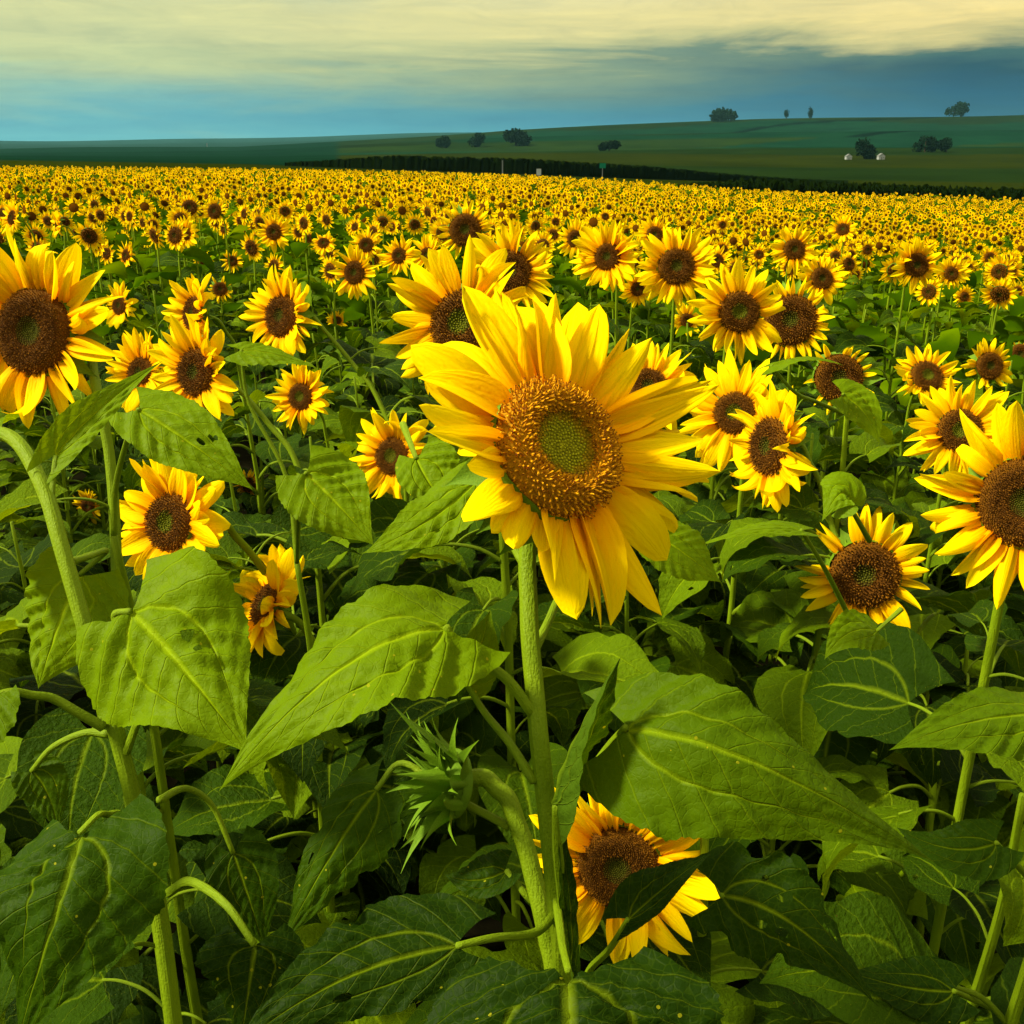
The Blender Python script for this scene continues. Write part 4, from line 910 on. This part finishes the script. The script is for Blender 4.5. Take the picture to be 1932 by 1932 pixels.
# ------------------------------------------------------------------ beyond the field: standing corn, trees, farm, posts
M_CORN = plain('corn_green', (.0015, .004, .0006), (.004, .009, .0008), 1.2, 1, .6, .2)
M_TREE = plain('tree_green', (.003, .010, .005), (.007, .018, .007), .8, .9, .5, .2)
M_BARK = plain('bark', (.03, .022, .015), (.06, .045, .03), 6)
M_WHITE = plain('white_paint', (.22, .25, .27), (.30, .32, .33), 4); M_ROOF = plain('grey_roof', (.10, .11, .12), (.16, .17, .18), 4); M_SIGN = plain('sign_green', (.005, .10, .06), (.01, .13, .08), 4)
def crop_block(name, label, pts, thick, hs, seed):
    """a standing crop: front line given as (x picture, depth), going back by thick metres, uneven leafy top"""
    rg = random.Random(seed); V, F = [], []; n = 260; rows = 9
    L = [((x - 966) / FP * d, d) for x, d in pts]; seg = np.linspace(0, len(L) - 1, n)
    for j in range(rows):
        for i in range(n):
            t = seg[i]; a = min(int(t), len(L) - 2); f = t - a; x = L[a][0] * (1 - f) + L[a + 1][0] * f; y = L[a][1] * (1 - f) + L[a + 1][1] * f + (0 if j < 2 else thick * (j - 1) / (rows - 2))
            h = hs[a] * (1 - f) + hs[a + 1] * f; g = gz(x, y)
            V.append((x * (y / (L[a][1] * (1 - f) + L[a + 1][1] * f)), y + (0 if j == 0 else .2 + rg.uniform(-.2, .2)), g - .3 if j == 0 else g + h * rg.uniform(.74, 1.14)))
    for j in range(rows - 1):
        for i in range(n - 1): a = j * n + i; F.append((a, a + 1, a + n + 1, a + n))
    tag(link(name, mesh(name, V, F, M_CORN, smooth=False)), label, 'corn', kind='stuff')
crop_block('corn_field', 'dark strip of standing corn running behind the far edge of the sunflowers', [(560, 170), (760, 165), (1000, 165), (1200, 170), (1400, 185), (1570, 200)], 22, [.5, 2.0, 2.1, 1.8, .9, .1], 1)
crop_block('corn_field', 'dark low crop strip along the right far edge of the sunflower field', [(1180, 99), (1400, 98), (1600, 98), (1800, 98), (2100, 98)], 7, [.4, 1.7, 1.6, 1.6, 1.5], 2)
def tree(x, yb, d, wpx, hpx, label, seed, trunk=.25, lobes=5, group='trees on the far hills', name='tree'):
    """crown made of many small leaf clumps on a branching trunk; yb = picture height of its foot"""
    rg = random.Random(seed); X = (x - 966) / FP * d; Z = gz(X, d); W = wpx * d / FP; H = hpx * d / FP
    r = link(name, None); r.location = (X, d, Z); tag(r, label, 'tree', group)
    th = H * trunk; V, F = [], []; cs = []
    for i in range(lobes): cs.append((rg.uniform(-.30, .30) * W * (i > 0), rg.uniform(-.25, .25) * W, th + (H - th) * rg.uniform(.25, .60), W * rg.uniform(.18, .27), (H - th) * rg.uniform(.30, .42)))
    cs[0] = (0, 0, th + (H - th) * .58, W * .26, (H - th) * .42)
    for i in range(520 + 80 * lobes):
        cx, cy, cz, rx, rz = rg.choice(cs); v = Vector((rg.gauss(0, 1), rg.gauss(0, 1), rg.gauss(0, 1))).normalized() * rg.uniform(.55, 1.08)
        p = Vector((cx + v.x * rx, cy + v.y * rx, cz + v.z * rz)); s = W * rg.uniform(.022, .05); q = Quaternion(Vector((rg.random() - .5, rg.random() - .5, rg.random() - .5)).normalized(), rg.uniform(0, 6)); k0 = len(V)
        for a in ((-1, -.6, 0), (1, -.6, .2), (.7, .9, 0), (-.7, .9, .3)): V.append(p + q @ (Vector(a) * s))
        F.append((k0, k0 + 1, k0 + 2, k0 + 3))
    link('crown', mesh('crown', V, F, M_TREE, smooth=False), r)
    V, F = [], []
    tm = tube([(0, 0, -.5), (.02 * W, 0, th * .6), (0, 0, th + (H - th) * .35), (.03 * W, 0, th + (H - th) * .7)], W * .035, W * .012, 7, 3, M_BARK, 'trunk')
    t_ = link('trunk', tm, r)
    for i in range(4):
        c = rg.choice(cs); link('limb', tube([(0, 0, th * .8), (c[0] * .6, c[1] * .6, c[2] * .8), (c[0], c[1], c[2])], W * .018, W * .006, 5, 3, M_BARK, 'limb'), t_)
TREES = [(1335, 1440, 64, 20, 'wide dark tree clump on the ridge right of the middle', 7), (1450, 1450, 15, 14, 'small tree on the ridge, left of a slightly larger one', 3), (1490, 1450, 16, 18, 'small upright tree on the ridge, right of a smaller one', 3),
 (1756, 1480, 48, 22, 'lone round tree standing highest on the right ridge', 5), (1594, 440, 46, 34, 'dark rounded tree between two white farm buildings', 5), (1700, 500, 44, 26, 'left of the two dark trees side by side below the right ridge', 5),
 (1738, 500, 40, 22, 'right of the two dark trees side by side below the right ridge', 5), (846, 860, 36, 18, 'leftmost of the three dark trees in a row on the middle hill', 4), (906, 860, 36, 22, 'middle one of the three dark trees in a row on the middle hill', 4),
 (972, 865, 62, 26, 'rightmost and widest of the three dark trees in a row on the middle hill', 7), (1138, 560, 44, 16, 'low dark bushy tree on the slope below the ridge at middle', 6)]
for i, (x, d, wp, hp_, lab, lb) in enumerate(TREES): tree(x, 0, d, wp, hp_ + 2, lab, 900 + i, .02 if i != 3 else .12, lb)
def farm(x, d, wpx, hpx, label):
    X = (x - 966) / FP * d; W = wpx * d / FP / 2; H = hpx * d / FP; r = link('farm_building', None); r.location = (X, d, gz(X, d)); tag(r, label, 'building', 'white farm buildings on the far slope')
    V = [(-W, -W, 0), (W, -W, 0), (W, W, 0), (-W, W, 0), (-W, -W, H * .6), (W, -W, H * .6), (W, W, H * .6), (-W, W, H * .6), (0, -W, H), (0, W, H)]
    link('wall', mesh('wall', V, [(0, 1, 5, 8, 4), (2, 3, 7, 9, 6), (1, 2, 6, 5), (3, 0, 4, 7)], M_WHITE, smooth=False), r)
    e = W * 1.1; V = [(-e, -e, H * .56), (0, -e, H + .1), (e, -e, H * .56), (-e, e, H * .56), (0, e, H + .1), (e, e, H * .56), (-e, -e, H * .62), (0, -e, H * 1.07), (e, -e, H * .62), (-e, e, H * .62), (0, e, H * 1.07), (e, e, H * .62)]
    link('roof', mesh('roof', V, [(6, 7, 10, 9), (7, 8, 11, 10), (0, 1, 4, 3), (1, 2, 5, 4), (0, 1, 7, 6), (1, 2, 8, 7), (3, 4, 10, 9), (4, 5, 11, 10), (0, 3, 9, 6), (2, 5, 11, 8)], M_ROOF, smooth=False), r)
    def rect(nm, x0, x1, z0, z1, m): link(nm, mesh(nm, [(x0, -W - .08, z0), (x1, -W - .08, z0), (x1, -W - .08, z1), (x0, -W - .08, z1), (x0, -W - .01, z0), (x1, -W - .01, z0), (x1, -W - .01, z1), (x0, -W - .01, z1)], [(0, 1, 2, 3), (0, 1, 5, 4), (3, 2, 6, 7), (0, 3, 7, 4), (1, 2, 6, 5)], m, smooth=False), r)
    rect('door', -W * .3, W * .1, 0, H * .42, M_ROOF); rect('window', W * .4, W * .7, H * .25, H * .45, M_ROOF)
farm(1566, 436, 10, 9, 'white farm building left of the dark rounded tree'); farm(1624, 436, 11, 10, 'white farm building right of the dark rounded tree')
def box(V, F, x0, x1, y0, y1, z0, z1):
    k0 = len(V); V += [(a, b, c) for c in (z0, z1) for a, b in ((x0, y0), (x1, y0), (x1, y1), (x0, y1))]
    F += [tuple(k0 + i for i in f) for f in ((0, 3, 2, 1), (4, 5, 6, 7), (0, 1, 5, 4), (1, 2, 6, 5), (2, 3, 7, 6), (3, 0, 4, 7))]
def post(x, d, h, label, name, head_=None, m=M_WHITE, w_=.09):
    X = (x - 966) / FP * d; r = link(name, None); r.location = (X, d, gz(X, d)); tag(r, label, name.split('_')[-1] if '_' in name else name)
    V, F = [], []; box(V, F, -w_, w_, -w_, w_, -.2, h); link('pole', mesh('pole', V, F, m, smooth=False), r)
    if head_:
        a, b, mm, nm = head_; V, F = [], []; box(V, F, -a / 2, a / 2, -w_ - .06, -w_ - .002, h - b, h + .02); link(nm, mesh(nm, V, F, mm, smooth=False), r)
post(1128, 140, 2.2, 'green road sign on a pole beside the dark corn strip', 'road_sign', (.8, .6, M_SIGN, 'sign_panel'), M_ROOF, .05)
post(1014, 128, 1.15, 'short white marker post at the far edge of the sunflowers', 'marker_post', (.55, .7, M_WHITE, 'panel'), M_WHITE, .12)
post(949, 138, 2.0, 'thin grey pole left of the white marker post', 'thin_pole', None, M_ROOF, .08)
post(424, 2700, 22, 'thin distant mast rising from the blue hills at left', 'radio_mast', (2.5, 3, M_ROOF, 'antenna'), M_ROOF, .9)
# haze: one closed box of pale air
V, F = [], []; pass
zmin = -160
V, F = [], []; box(V, F, -29500, 29500, -60, 7300, zmin, 120)
m = bpy.data.materials.new('haze'); m.use_nodes = True; q = NT(m.node_tree); q.n.clear()
pv = q.node('ShaderNodeVolumePrincipled'); pv.inputs['Color'].default_value = (.30, .80, 1, 1); pv.inputs['Density'].default_value = .00004
q.l.new(pv.outputs[0], q.node('ShaderNodeOutputMaterial').inputs['Volume'])
HAZE = True
if HAZE:
    hz = link('haze', mesh('haze', V, F, m, smooth=False)); tag(hz, 'pale blue air between the camera and the far hills', 'haze', kind='stuff')
print('objects', len(bpy.data.objects))
